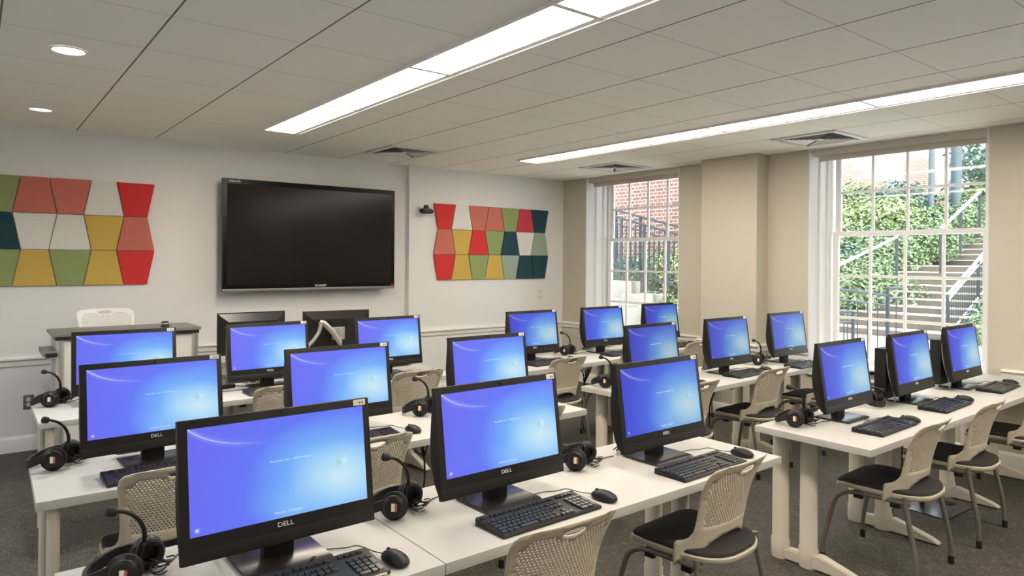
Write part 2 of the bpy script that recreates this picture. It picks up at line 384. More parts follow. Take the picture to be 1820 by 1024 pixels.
# ------------------------------------------------------------------ windows
def make_window(idx, y0, y1, g0, g1, mull, wl):
    """y0..y1 opening, g0..g1 glass, mull = glazing bar positions"""
    root = empty('window_%d' % idx, (XR, (y0 + y1) / 2, SILL)); struct(root); root['label'] = wl
    def L(n, bm, mt, par=root):
        o = finish(n, bm, mt, par)
        if par is root: o.matrix_parent_inverse = Matrix.Translation((-XR, -(y0 + y1) / 2, -SILL))
        return o
    bm = B()          # plaster returns, jambs and head
    box(bm, XR + .002, XR + .175, y1 - .012, y1 + .001, SILL, H); box(bm, XR + .002, XR + .175, y0 - .001, y0 + .012, SILL, H)
    L('window_return', bm, 'reveal_paint')
    bm = B()
    for s, yj in ((-1, y1), (1, y0)):
        a, b = sorted((yj, yj + s * .028)); box(bm, XR + .175, XR + .30, a, b, SILL, H, .004)
        a, b = sorted((yj, yj + s * .045)); box(bm, XR + .30, XR + .36, a, b, SILL, H, .004)
        a, b = sorted((yj, yj + s * .030)); box(bm, XR + .38, XR + .50, a, b, SILL, H, .003)
    box(bm, XR + .42, XR + .50, y0, y1, H - .03, H)
    L('window_jamb', bm, 'trim_paint')
    bm = B(); a, b = y1 - .034, y1 - .0; box(bm, XR + .362, XR + .378, a, b, SILL + .05, H); box(bm, XR + .362, XR + .378, y0, y0 + .034, SILL + .05, H)
    L('sash_track', bm, 'vent_dark')
    bm = B(); box(bm, XR - .055, XR + .36, y0 - .0, y1 + .0, SILL, SILL + .035, .006); box(bm, XR - .055, XR + .0, y0 - .06, y1 + .06, SILL, SILL + .035, .006)
    box(bm, XR - .022, XR, y0 - .03, y1 + .03, SILL - .075, SILL, .004); box(bm, XR + .36, XR + .5, y0, y1, SILL - .01, SILL + .02)
    L('window_sill', bm, 'trim_paint')
    bars_z = (1.068, 1.478)
    s0, s1 = g0 - .050, g1 + .050
    # lower sash (room side), upper sash (street side)
    for nm, xa, za, zb, bz, zm in (('lower_sash', XR + .375, .615, 1.915, bars_z, (.675, 1.872)), ('upper_sash', XR + .425, 1.87, H - .004, (2.305,), (1.91, 2.69))):
        bm = B(); x1 = xa + .042
        box(bm, xa, x1, s0, g0, za, zb, .004); box(bm, xa, x1, g1, s1, za, zb, .004)
        box(bm, xa + .001, x1 - .001, g0 - .002, g1 + .002, za, zm[0], .004); box(bm, xa + .001, x1 - .001, g0 - .002, g1 + .002, zm[1], zb, .004)
        for y in mull: box(bm, xa + .008, x1 - .008, y - .012, y + .012, zm[0] - .002, zm[1] + .002, .004)
        for z in bz: box(bm, xa + .009, x1 - .009, g0 - .002, g1 + .002, z - .012, z + .012, .004)
        sash = L(nm, bm, 'trim_paint')
        bm = B(); box(bm, xa + .019, xa + .022, g0, g1, zm[0], zm[1]); L('window_pane', bm, 'glass', sash)
    return root
make_window(1, *W1, 5.21, 6.44, (5.525, 5.84, 6.158), 'white sash window beside the television wall, brick wall and iron railings beyond')
make_window(2, *W2, 2.10, 3.345, (2.405, 2.726, 3.038), 'large white sash window looking onto outdoor concrete stairs and green shrubs')

make_window(3, *W_ADDED, -.96, .285, (-.655, -.334, -.022), 'white sash window further along the window wall, behind the camera')  # unseen window, added only for the light it brings

def blind(y0, y1, label):
    r = empty('roller_blind', (XR + .07, (y0 + y1) / 2, H))
    tag(r, label, 'blind', 'roller blinds at the window heads')
    Mi = Matrix.Translation((-(XR + .07), -(y0 + y1) / 2, -H))
    bm = B(); box(bm, XR + .03, XR + .10, y0 + .014, y1 - .03, H - .068, H, .006); o = finish('blind_cassette', bm, 'blind_fabric', r); o.matrix_parent_inverse = Mi
    bm = B(); box(bm, XR + .085, XR + .089, y0 + .02, y1 - .06, H - .115, H - .06); o = finish('blind_fabric', bm, 'blind_fabric', r); o.matrix_parent_inverse = Mi
    bm = B(); box(bm, XR + .078, XR + .096, y0 + .02, y1 - .06, H - .118, H - .103, .004); o = finish('bottom_bar', bm, 'blind_fabric', r); o.matrix_parent_inverse = Mi
blind(W1[0], W1[1], 'beige roller blind rolled up above the window beside the television wall')
blind(W2[0], W2[1], 'beige roller blind rolled up above the large window with the stairs view')

# ------------------------------------------------------------------ ceiling fittings
def light_strip(x0, x1, y0, y1, label):
    r = empty('light_fixture', ((x0 + x1) / 2, (y0 + y1) / 2, H)); cx, cy = (x0 + x1) / 2, (y0 + y1) / 2
    tag(r, label, 'ceiling light', 'linear ceiling light fixtures')
    a, b, c, d = x0 - cx, x1 - cx, y0 - cy, y1 - cy
    bm = B()
    box(bm, a - .012, a + .003, c, d, -.016, 0); box(bm, b - .003, b + .012, c, d, -.016, 0)
    box(bm, b - .045, b - .003, c, d, -.009, 0)
    box(bm, a, b, c, c + .016, -.012, 0); box(bm, a, b, d - .016, d, -.012, 0)
    finish('fixture_frame', bm, 'trim_paint', r)
    bm = B(); box(bm, a + .003, b - .045, c + .016, d - .016, -.011, -.001); finish('diffuser', bm, 'lamp_strip', r)
names = ['at the television end', 'second from the television end', 'third from the television end', 'over the desks nearest the camera', 'above the camera']
for k in range(6):
    y1 = GY0 + TILE * (4 - 2 * k)
    for (x0, x1), nm in (((1.93, 2.235), 'over the inner desks'), ((4.68, 4.985), 'along the window side')):
        light_strip(x0, x1, y1 - 2 * TILE, y1, 'glowing ceiling light panel %s, strip %s' % (names[min(k, 4)], nm))
def downlight(x, y, on, label):
    r = empty('downlight', (x, y, H)); tag(r, label, 'ceiling light', 'round recessed downlights')
    bm = B(); lathe(bm, [(.088, -.001), (.088, -.004), (.078, -.007), (.072, -.004), (.070, -.001)], 32, cap=False); finish('trim_ring', bm, 'trim_paint', r)
    bm = B(); lathe(bm, [(.0705, -.0035), (.0705, -.001)], 32); finish('lens', bm, 'lamp_round' if on else 'lamp_round_dim', r)
    if on:
        ld = bpy.data.lights.new('downlight_lamp', 'AREA'); ld.shape = 'DISK'; ld.size = .14; ld.energy = DOWN_W; ld.color = (.95, .97, 1); ld.spread = math.radians(150)
        lo = bpy.data.objects.new('downlight_lamp', ld); COL.objects.link(lo); lo.parent = r; lo.location = (0, 0, -.012)
downlight(.40, 4.305, True, 'lit round downlight in the ceiling, the brighter of the pair')
downlight(.40, 6.155, False, 'dim round downlight in the ceiling close to the television wall')
for k, (x, y) in enumerate(((-1.5, 5.2), (-1.5, 3.0), (-1.2, .6))):  # extra downlights out of view, added only to light the room
    downlight(x, y, True, ['lit round downlight near the side wall, by the podium end', 'lit round downlight near the side wall, middle of the room', 'lit round downlight near the side wall, camera end'][k])
def vent(x0, y0, label):
    s = .59; r = empty('ceiling_vent', (x0 + s / 2, y0 + s / 2, H)); tag(r, label, 'air vent', 'square ceiling air diffusers')
    bm = B(); h = s / 2
    for a in (0, 1, 2, 3):
        R = Matrix.Rotation(a * PI / 2, 4, 'Z'); box(bm, -h, h - .045, -h, -h + .045, -.012, 0, 0, R)
    finish('vent_frame', bm, 'vent_metal', r)
    bm = B(); box(bm, -h + .04, h - .04, -h + .04, h - .04, -.002, -.0005); finish('vent_throat', bm, 'vent_dark', r)
    bm = B()          # louvres in four triangular fields
    for a in range(4):
        R = Matrix.Rotation(a * PI / 2, 4, 'Z')
        for k in range(7):
            d = .035 + k * .031; wd = d - .004
            vs = [bm.verts.new(R @ Vector(p)) for p in ((-wd, -d - .016, -.011), (wd, -d - .016, -.011), (wd - .012, -d + .000, -.004), (-wd + .012, -d + .000, -.004))]
            bm.faces.new(vs); v2 = [bm.verts.new(v.co + Vector((0, 0, .0015))) for v in vs]; bm.faces.new(list(reversed(v2)))
            for i in range(4): bm.faces.new((vs[i], v2[i], v2[(i + 1) % 4], vs[(i + 1) % 4]))
    box(bm, -.03, .03, -.03, .03, -.012, -.006)
    finish('louvres', bm, 'vent_metal', r)
vent(3.155, 5.85, 'square louvred ceiling vent above the television side')
vent(5.60, 5.24, 'square louvred ceiling vent in front of the window beside the television wall')
vent(5.60, 2.79, 'square louvred ceiling vent in front of the large stairs window')

# ------------------------------------------------------------------ wall things
tv = empty('television', (2.818, YW - .10, 1.30)); tag(tv, 'large black wall-mounted flat television, switched off', 'television')
bm = B(); box(bm, -.925, .925, 0, .045, 0, 1.085, .0015); finish('tv_housing', bm, 'tv_bezel', tv)
bm = B(); box(bm, -.885, .885, -.003, .002, .052, 1.035); finish('tv_screen', bm, 'tv_screen', tv)
bm = B(); box(bm, -.925, .925, -.006, .03, -.012, .014, .004); finish('bottom_strip', bm, 'silver_strip', tv)
bm = B(); box(bm, -.35, .35, .045, .16, .25, .85); finish('wall_mount', bm, 'black_plastic', tv)
text_obj('brand_lettering', 'SHARP', .034, 'logo_white', tv, (.06, -.0015, .034), sx=1.25)
text_obj('corner_lettering', 'AQUOS', .026, 'logo_white', tv, (-.815, -.0015, 1.060), sx=1.2)
bm = B(); box(bm, .885, .915, -.002, .002, .026, .040); finish('red_sticker', bm, 'felt_red', tv)

def panel_set(base, p, dirn, ncols, start_sign, colours, where):
    zt, zb = 2.284, 1.370; zs = [zt - (zt - zb) * k / 3 for k in range(4)]
    rows = ('top', 'middle', 'bottom'); ordn = ('first', 'second', 'third', 'fourth', 'fifth', 'sixth', 'seventh')
    def node(k, line): return base + dirn * (k * p) + dirn * (-.03 if (k + line) % 2 == 0 else .03) * start_sign
    for r in range(3):
        for c in range(ncols):
            q_ = [(node(c, r), zs[r]), (node(c + 1, r), zs[r]), (node(c + 1, r + 1), zs[r + 1]), (node(c, r + 1), zs[r + 1])]
            cx = sum(x for x, _ in q_) / 4; cz = sum(z for _, z in q_) / 4
            sh = [(cx + (x - cx) * (1 - .0035 / .13), cz + (z - cz) * (1 - .002 / .15)) for x, z in q_]
            bm = B(); prism(bm, [(x - cx, z - cz) for x, z in sh], 'y', -.024, 0, .003)
            col = colours[r][c]
            o = finish('felt_panel', bm, 'felt_' + col, loc=(cx, YW - .002, cz))
            tag(o, '%s felt trapezoid wall panel, %s row, %s column from %s' % (col, rows[r], ordn[c], where), 'acoustic panel', 'felt wall panels')
panel_set(4.336, .2502, 1, 7, 1, (('red', 'white', 'salmon', 'salmon', 'green', 'crimson', 'teal'), ('salmon', 'yellow', 'red', 'green', 'teal', 'white', 'sage'),
          ('red', 'yellow', 'green', 'yellow', 'sage', 'teal', 'blue teal')), 'the wall camera')
panel_set(1.293, .2502, -1, 6, 1, (('red', 'white', 'salmon', 'salmon', 'green', 'red'), ('salmon', 'yellow', 'white', 'white', 'teal', 'salmon'),
          ('red', 'yellow', 'green', 'yellow', 'green', 'teal')), 'the television, above the podium')

wc = empty('wall_camera', (4.155, YW, 2.185)); tag(wc, 'small black swivel camera on the wall between television and felt panels', 'camera')
bm = B(); lathe(bm, [(.028, 0), (.030, .012), (.012, .02), (.012, .07)], 16, Matrix.Rotation(PI / 2, 4, 'X')); finish('mount', bm, 'black_plastic', wc)
bm = B(); box(bm, -.05, .055, -.14, -.065, -.04, .022, .012); finish('camera_body', bm, 'black_plastic', wc)
bm = B(); lathe(bm, [(.030, 0), (.034, .015), (.030, .04), (.012, .048)], 20, Matrix.Translation((0, -.10, .018))); finish('dome', bm, 'gloss_black', wc)
bm = B(); box(bm, .04, .085, -.125, -.08, -.03, .008, .008); finish('lens_hood', bm, 'black_plastic', wc)

def wall_plate(x, z, wd, ht, mt, label, outlet):
    r = empty('wall_outlet' if outlet else 'wall_switch', (x, YW, z)); tag(r, label, 'outlet' if outlet else 'switch')
    bm = B(); box(bm, -wd / 2, wd / 2, -.006, 0, -ht / 2, ht / 2, .002); finish('cover_plate', bm, mt, r)
    if outlet:
        for sz in (-.021, .021):
            bm = B()
            lathe(bm, [(.017, 0), (.016, .003)], 20, Matrix.Translation((0, -.006, sz)) @ Matrix.Rotation(PI / 2, 4, 'X'))
            s = finish('socket', bm, 'outlet_white', r)
            bm = B(); box(bm, -.007, -.005, -.0098, -.0088, sz - .004, sz + .006); box(bm, .005, .007, -.0098, -.0088, sz - .004, sz + .006); finish('slots', bm, 'vent_dark', s)
    else:
        for sx_ in (-.012, .012):
            bm = B(); box(bm, sx_ - .007, sx_ + .007, -.012, -.006, -.03, .03, .002); finish('rocker', bm, 'label_white', r)
wall_plate(.383, .403, .072, .118, 'outlet_steel', 'steel duplex outlet plate low on the wall beside the podium', True)
wall_plate(5.985, 1.160, .075, .118, 'outlet_white', 'small white double switch plate under the felt panels near the corner', False)

# ------------------------------------------------------------------ tables
TZ = .730
def table(x0, x1, yn, depth, rz, legs, label, post=False):
    """local frame: near edge centre at origin, +y to the far edge"""
    cx = (x0 + x1) / 2; r = empty('table', (cx, yn, 0), rz); tag(r, label, 'table', 'white training tables')
    L = (x1 - x0) / 2 - .0015
    bm = B(); box(bm, -L, L, 0, depth, TZ - .034, TZ, .003); finish('tabletop', bm, 'table_white', r)
    if post:
        for px in (-L + .055, L - .055):
            for py in (.045, depth - .05):
                bm = B(); lathe(bm, [(.0215, 0), (.0215, TZ - .034)], 16, Matrix.Translation((px, py, 0))); finish('leg', bm, 'table_metal', r)
    else:
        for lx in legs:
            px = lx - cx
            bm = B()
            for py in (depth - .055, depth - .215):       # two oval columns
                lathe(bm, [(.050, .0), (.052, .02), (.052, .10), (.047, .108), (.046, TZ - .034)], 20, Matrix.Translation((px, py, 0)) @ Matrix.Diagonal((.72, 1, 1, 1)))
            lg = finish('leg', bm, 'table_metal', r)
            bm = B(); prism(bm, [(depth - .02, .006), (depth - .02, .055), (depth - .25, .075), (depth - .28, .085), (depth - .42, .05), (.12, .03), (.085, .012), (.085, .006)], 'x', px - .027, px + .027, .006)
            finish('foot', bm, 'table_metal', lg)
            bm = B(); box(bm, px - .02, px + .02, .06, depth - .04, TZ - .062, TZ - .034, .003); finish('bracket', bm, 'black_plastic', lg)
    # cable tray under the far edge
    if not post:
        bm = B(); box(bm, -L + .25, L - .25, depth - .20, depth - .06, TZ - .085, TZ - .075, .002); finish('cable_tray', bm, 'black_plastic', r)
    return r
table(.185, 1.083, 1.672, .61, 0, (), 'white table end section in the row closest to the camera, under the largest screen', True)
table(1.083, 2.882, 1.672, .61, 0, (1.32, 2.665), 'long white table in the row closest to the camera, away from the windows')
table(.185, 1.08, 2.965, .605, -.02, (), 'white table end section in the middle row away from the windows', True)
table(1.08, 2.872, 2.90, .605, .008, (1.30, 2.65), 'long white table in the middle row away from the windows')
table(.283, 1.14, 4.395, .60, 0, (), 'white table end section beside the podium, in the row closest to the television', True)
table(1.14, 2.95, 4.40, .60, 0, (1.36, 2.74), 'long white table away from the windows in the row closest to the television')
table(3.31, 5.46, 1.462, .61, -.01, (3.48, 4.34, 5.30), 'long white table on the window side, row closest to the camera')
table(5.46, 6.34, 1.445, .61, 0, (6.15,), 'short white table against the window wall, row closest to the camera')
table(3.385, 5.48, 2.895, .61, .035, (3.54, 4.42, 5.30), 'long white table on the window side, middle row')
table(5.485, 6.14, 2.94, .61, .035, (6.0,), 'short white table by the pilaster, window side middle row')
table(3.40, 5.25, 4.225, .61, .05, (3.58, 4.96), 'long white table on the window side, row closest to the television')
table(5.255, 6.14, 4.32, .61, .05, (6.0,), 'short white table by the pilaster in the row closest to the television')

# ------------------------------------------------------------------ all-in-one computer
MW, MH = .56, .378
TILT = .14
def make_monitor(kind, scr, boxed=False):
    r = empty('computer_monitor')
    T = Matrix.Translation((0, .0, .065)) @ Matrix.Rotation(-TILT, 4, 'X')
    def L(n, bm, mt, par=None): bmesh.ops.transform(bm, matrix=T, verts=bm.verts); return finish(n, bm, mt, par or r)
    h = MW / 2
    bm = B(); box(bm, -h, h, 0, .020, 0, MH, .003); box(bm, -h + .002, h - .002, -.0012, .002, .004, .036, .001); bz = L('bezel', bm, 'black_plastic')
    bm = B(); prof = [(.018, .004), (.018, MH - .004), (.026, MH - .02), (.045, .27), (.060, .20), (.064, .12), (.050, .05), (.030, .012)]
    if boxed: prof = [(.018, .004), (.018, MH - .004), (.030, MH - .02), (.040, .30), (.040, .05), (.030, .012)]
    prism(bm, prof, 'x', -h + .004, h - .004, .004); L('rear_housing', bm, 'satin_black')
    # screen quad with its own UV
    x0, x1, z0, z1 = -h + .025, h - .022, .070, MH - .024
    bm = B(); box(bm, x0, x1, -.0012, .001, z0, z1)
    uv = bm.loops.layers.uv.new('UVMap')
    for f in bm.faces:
        for l in f.loops: l[uv].uv = ((l.vert.co.x - x0) / (x1 - x0), (l.vert.co.z - z0) / (z1 - z0))
    s = L('screen', bm, scr)
    s['label'] = 'lit blue log-on screen'
    def flat(me, n, mt, loc, par):
        me.transform(T @ Matrix.Translation(loc) @ Matrix.Rotation(PI / 2, 4, 'X')); me.materials.append(M[mt])
        o = bpy.data.objects.new(n, me); COL.objects.link(o); o.parent = par; return o
    if kind != 'small':
        flat(TXT_LOGON.copy(), 'screen_text', 'screen_text', ((x0 + x1) / 2 + .022, -.002, z0 + (z1 - z0) * .565), s)
        flat(TXT_WIN.copy(), 'screen_text', 'screen_text', ((x0 + x1) / 2 + .01, -.002, z0 + (z1 - z0) * .055), s)
    flat(TXT_DELL.copy(), 'maker_logo', 'logo_white', (0.0, -.0022, .052), bz)
    bm = B(); box(bm, h - .052, h - .012, -.0022, -.0008, MH - .021, MH - .003, .0005); st = L('asset_sticker', bm, 'label_white')
    bm = B(); box(bm, h - .034, h - .028, -.0026, -.002, MH - .016, MH - .009); box(bm, h - .025, h - .019, -.0026, -.002, MH - .016, MH - .009); L('sticker_print', bm, 'label_ink', st)
    bm = B(); lathe(bm, [(.006, 0), (.006, .0016)], 14, Matrix.Translation((0, .0005, MH - .012)) @ Matrix.Rotation(PI / 2, 4, 'X')); L('webcam', bm, 'gloss_black')
    # stand
    bm = B(); prism(bm, [(-.047, 0), (-.047, .007), (-.04, .011), (.145, .011), (.15, .007), (.15, 0)], 'x', -.125, .125, .002); finish('stand_base', bm, 'base_black', r)
    bm = B(); box(bm, -.045, .045, .055, .095, .008, .24, .008); finish('stand_neck', bm, 'satin_black', r)
    if boxed:
        bm = B(); box(bm, -.26, .22, .085, .155, .035, .345, .004); finish('computer_case', bm, 'satin_black', r)
        bm = B(); tube(bm, smooth_path([(-.272, .075, .33), (-.278, .07, .26), (-.268, .06, .17), (-.272, .03, .07), (-.26, .03, .02)], 5), .0035, 6); finish('side_cable', bm, 'cable_grey', r)
    # bundled cables behind
    bm = B(); rnd = random.Random(hash(kind) % 97 if False else len(kind) * 7)
    for k in range(5):
        a = rnd.uniform(0, 6.28); R_ = rnd.uniform(.02, .045)
        pts = [(-.10 + .02 * k + R_ * math.cos(a + i * 1.05), .19 + .5 * R_ * math.sin(a + i * 1.05), .012 + .03 * abs(math.sin(a * 2 + i * .8))) for i in range(7)]
        tube(bm, smooth_path(pts, 4), .0028, 5)
    tube(bm, smooth_path([(-.05, .08, .10), (-.09, .13, .09), (-.12, .19, .02), (-.05, .23, .005), (.08, .24, .004)], 5), .003, 5)
    finish('cable_bundle', bm, 'cable_black', r)
    return r
TXT_DELL = text_mesh('DELL', .0185); TXT_DELL.transform(Matrix.Diagonal((1.15, 1, 1, 1)))
TXT_LOGON = text_mesh('Press CTRL + ALT + DELETE to log on', .0075, .0002)
TXT_WIN = text_mesh('Windows 7 Enterprise', .009, .0002)
proto = {('big', 'b'): make_monitor('big', 'screen_bright'), ('big', 'm'): make_monitor('big', 'screen_mid'), ('big', 'd'): make_monitor('big', 'screen_dim'),
         ('boxed', 'm'): make_monitor('boxedd', 'screen_mid', True)}
used = set()
INNER = 'desks away from the windows'
MON = [  # x, y(bottom edge of screen body), yaw, brightness, kind, label
 (.715, 1.943, 0, 'b', 'big', 'largest computer screen, on the desk closest to the camera'),
 (1.524, 1.948, .010, 'b', 'big', 'computer screen, middle seat of the closest row on %s' % INNER),
 (2.428, 1.955, 0, 'm', 'big', 'computer screen beside the aisle, closest row on %s' % INNER),
 (.631, 3.248, .040, 'b', 'big', 'computer screen at the outer end of the middle row, %s' % INNER),
 (1.478, 3.235, 0, 'b', 'big', 'computer screen, centre seat of the middle row on %s' % INNER),
 (2.397, 3.203, 0, 'b', 'big', 'computer screen beside the aisle, middle row on %s' % INNER),
 (.742, 4.700, -.06, 'b', 'big', 'computer screen in front of the podium, row closest to the television'),
 (1.615, 4.700, .01, 'b', 'big', 'computer screen, centre seat of the television row on %s' % INNER),
 (2.530, 4.690, 0, 'b', 'big', 'computer screen beside the aisle, television row on %s' % INNER),
 (3.871, 1.830, .010, 'm', 'big', 'window side computer screen beside the aisle, closest row'),
 (4.706, 1.807, .008, 'm', 'boxed', 'window side computer with thick case, centre seat of the closest row'),
 (5.537, 1.797, 0, 'm', 'boxed', 'window side computer with thick case, seat against the window wall, closest row'),
 (3.786, 3.140, .03, 'd', 'big', 'window side computer screen beside the aisle, middle row'),
 (4.700, 3.150, .01, 'd', 'big', 'window side computer screen, centre seat of the middle row'),
 (5.650, 3.190, .005, 'd', 'big', 'window side computer screen by the pilaster, middle row'),
 (3.880, 4.570, -.02, 'm', 'big', 'window side computer screen beside the aisle, television row'),
 (4.790, 4.600, .01, 'm', 'big', 'window side computer screen, centre seat of the television row'),
 (5.720, 4.660, .02, 'd', 'big', 'window side computer screen below the corner window, television row')]
for x, y, a, br, kd, lb in MON:
    k = (kd, br); src = proto[k]
    o = src if k not in used else copy_tree(src); used.add(k)
    o.location = (x, y, TZ + .0005); o.rotation_euler = (0, 0, a); tag(o, lb, 'computer', 'computers on the student desks')

# ------------------------------------------------------------------ keyboards and mice
def make_keyboard():
    r = empty('keyboard')
    bm = B(); prism(bm, [(-.078, 0), (-.080, .008), (-.076, .012), (.060, .021), (.074, .026), (.078, .018), (.078, 0)], 'x', -.221, .221, .002); finish('keyboard_body', bm, 'black_plastic', r)
    slope = math.atan2(.009, .136)
    def keys(name, cells):
        bm = B()
        for x, y, wd, dp in cells:
            z = .012 + (y + .076) * math.tan(slope) + .0005
            a = [(x - wd / 2, y - dp / 2), (x + wd / 2, y - dp / 2), (x + wd / 2, y + dp / 2), (x - wd / 2, y + dp / 2)]
            lo = [bm.verts.new((px, py, z - .002 + (py - y) * .066)) for px, py in a]
            hi = [bm.verts.new((x + (px - x) * .84, y + (py - y) * .80 + .0005, z + .0055 + (py - y) * .06)) for px, py in a]
            bm.faces.new(hi)
            for i in range(4): bm.faces.new((lo[i], lo[(i + 1) % 4], hi[(i + 1) % 4], hi[i]))
        finish(name, bm, 'key_black', r, smooth=20)
    p_ = .0188; main = []
    y0 = -.062
    for row in range(5):
        y = y0 + row * .0205
        if row == 0:
            xs = [(-.207, .022), (-.183, .022), (-.159, .022), (-.103, .083), (-.047, .022), (-.024, .022), (-.001, .022), (.022, .02)]
            main += [(x + .002, y, wd, .0175) for x, wd in xs]
        else:
            off = (0, .040, .030, .024, 0)[row]; first = (0, .040, .030, .026, .0175)[row]
            main.append((-.214 + first / 2, y, first, .0175))
            n = (0, 10, 11, 12, 12)[row]; x = -.214 + first + .0012
            for k in range(n): main.append((x + .0088, y, .0172, .0175)); x += p_
            main.append(((x + .033) / 2, y, .033 - x, .0175))
    keys('letter_keys', main)
    fn = [(-.205, .055, .0165, .013)] + [(-.168 + k * .0188 + (k // 4) * .009, .055, .0165, .013) for k in range(12)] + [(.050 + k * .019, .055, .0165, .013) for k in range(3)] + [(.130 + k * .019, .055, .0165, .013) for k in range(4)]
    keys('function_keys', fn)
    nav = [(.050 + i * .019, y0 + j * .0205, .0172, .0175) for i in range(3) for j in (3, 4)] + [(.050 + i * .019, y0, .0172, .0175) for i in range(3)] + [(.069, y0 + .0205, .0172, .0175)]
    keys('arrow_keys', nav)
    num = [(.130 + i * .019, y0 + j * .0205, .0172, .0175) for i in range(3) for j in (1, 2, 3, 4)] + [(.1395, y0, .036, .0175), (.168, y0, .0172, .0175), (.187, y0 + .010, .0172, .038), (.187, y0 + .051, .0172, .038), (.187, y0 + 4 * .0205, .0172, .0175)]
    keys('number_pad', [(x + .012, y, a, b) for x, y, a, b in num])
    bm = B(); tube(bm, smooth_path([(.02, .075, .012), (.03, .10, .003), (.07, .12, .016), (.10, .15, .004), (.08, .20, .003), (.02, .22, .003)], 5), .0019, 5); finish('keyboard_cable', bm, 'cable_black', r)
    return r
def make_mouse():
    r = empty('computer_mouse')
    bm = B(); bmesh.ops.create_uvsphere(bm, u_segments=20, v_segments=12, radius=1)
    for v in bm.verts:
        x, y, z = v.co
        wd = .031 - .004 * y - .003 * math.cos(y * 3)
        if z < 0: z = max(z, -.35) * .6
        v.co = (x * wd, y * .056, .010 + z * (.027 - .006 * max(y, 0) ** 2))
    for v in bm.verts: v.co.z = max(v.co.z, .001)
    finish('mouse_body', bm, 'satin_black', r)
    bm = B(); lathe(bm, [(.009, -.003), (.010, 0), (.009, .003)], 14, Matrix.Translation((0, .030, .0265)) @ Matrix.Rotation(PI / 2, 4, 'Y')); finish('scroll_wheel', bm, 'black_rubber', r)
    bm = B(); tube(bm, smooth_path([(0, .052, .010), (-.01, .10, .006), (-.03, .15, .012), (-.055, .18, .004), (-.10, .21, .003), (-.16, .22, .003)], 6), .0018, 5); finish('mouse_cable', bm, 'cable_black', r)
    return r
kb0, ms0 = make_keyboard(), make_mouse()
seat = {0: 'in front of the largest screen', 1: 'in front of the second screen of the closest row', 2: 'beside the aisle, closest row on inner desks',
        3: 'at the outer end of the inner middle row', 4: 'at the centre seat of the inner middle row', 5: 'at the aisle seat of the inner middle row',
        6: 'in front of the podium, television row', 7: 'at the centre inner seat of the television row', 8: 'at the inner aisle seat of the television row',
        9: 'at the aisle seat, window side closest row', 10: 'at the centre seat, window side closest row', 11: 'against the window wall, closest row',
        12: 'at the aisle seat, window side middle row', 13: 'at the centre seat, window side middle row', 14: 'by the pilaster, middle row',
        15: 'at the aisle seat, window side television row', 16: 'at the centre seat, window side television row', 17: 'below the corner window, television row'}
KB = {0: (.705, 1.787, .0), 1: (1.540, 1.783, .01), 2: (2.445, 1.783, .02), 3: (.63, 3.085, .02), 4: (1.47, 3.06, 0), 5: (2.40, 3.05, 0), 6: (.75, 4.53, 0), 7: (1.62, 4.535, 0), 8: (2.53, 4.53, 0),
      9: (3.818, 1.625, .02), 10: (4.683, 1.643, .03), 11: (5.662, 1.655, .04), 12: (3.80, 2.99, .04), 13: (4.755, 3.058, .04), 14: (5.57, 3.02, .03), 15: (3.88, 4.39, .05), 16: (4.83, 4.43, .05), 17: (5.75, 4.49, .05)}
MS = {0: (.968, 1.765, .1), 1: (1.832, 1.765, .15), 2: (2.742, 1.785, .1), 3: (.93, 3.09, 0), 4: (1.775, 3.055, .1), 5: (2.70, 3.05, 0), 6: (1.04, 4.53, 0), 7: (1.90, 4.53, 0), 8: (2.82, 4.53, 0),
      9: (4.070, 1.605, .4), 10: (4.975, 1.640, .4), 11: (5.935, 1.665, .4), 12: (4.10, 3.0, 0), 13: (5.04, 3.07, .1), 14: (5.86, 3.05, .1), 15: (4.17, 4.42, 0), 16: (5.13, 4.46, 0), 17: (6.0, 4.52, 0)}
for i in range(18):
    a = kb0 if i == 0 else copy_tree(kb0); b = ms0 if i == 0 else copy_tree(ms0)
    a.location = (KB[i][0], KB[i][1], TZ + .0005); a.rotation_euler = (0, 0, KB[i][2]); tag(a, 'black keyboard ' + seat[i], 'keyboard', 'keyboards on the student desks')
    b.location = (MS[i][0], MS[i][1], TZ + .0005); b.rotation_euler = (0, 0, MS[i][2]); tag(b, 'black mouse ' + seat[i], 'computer mouse', 'mice on the student desks')

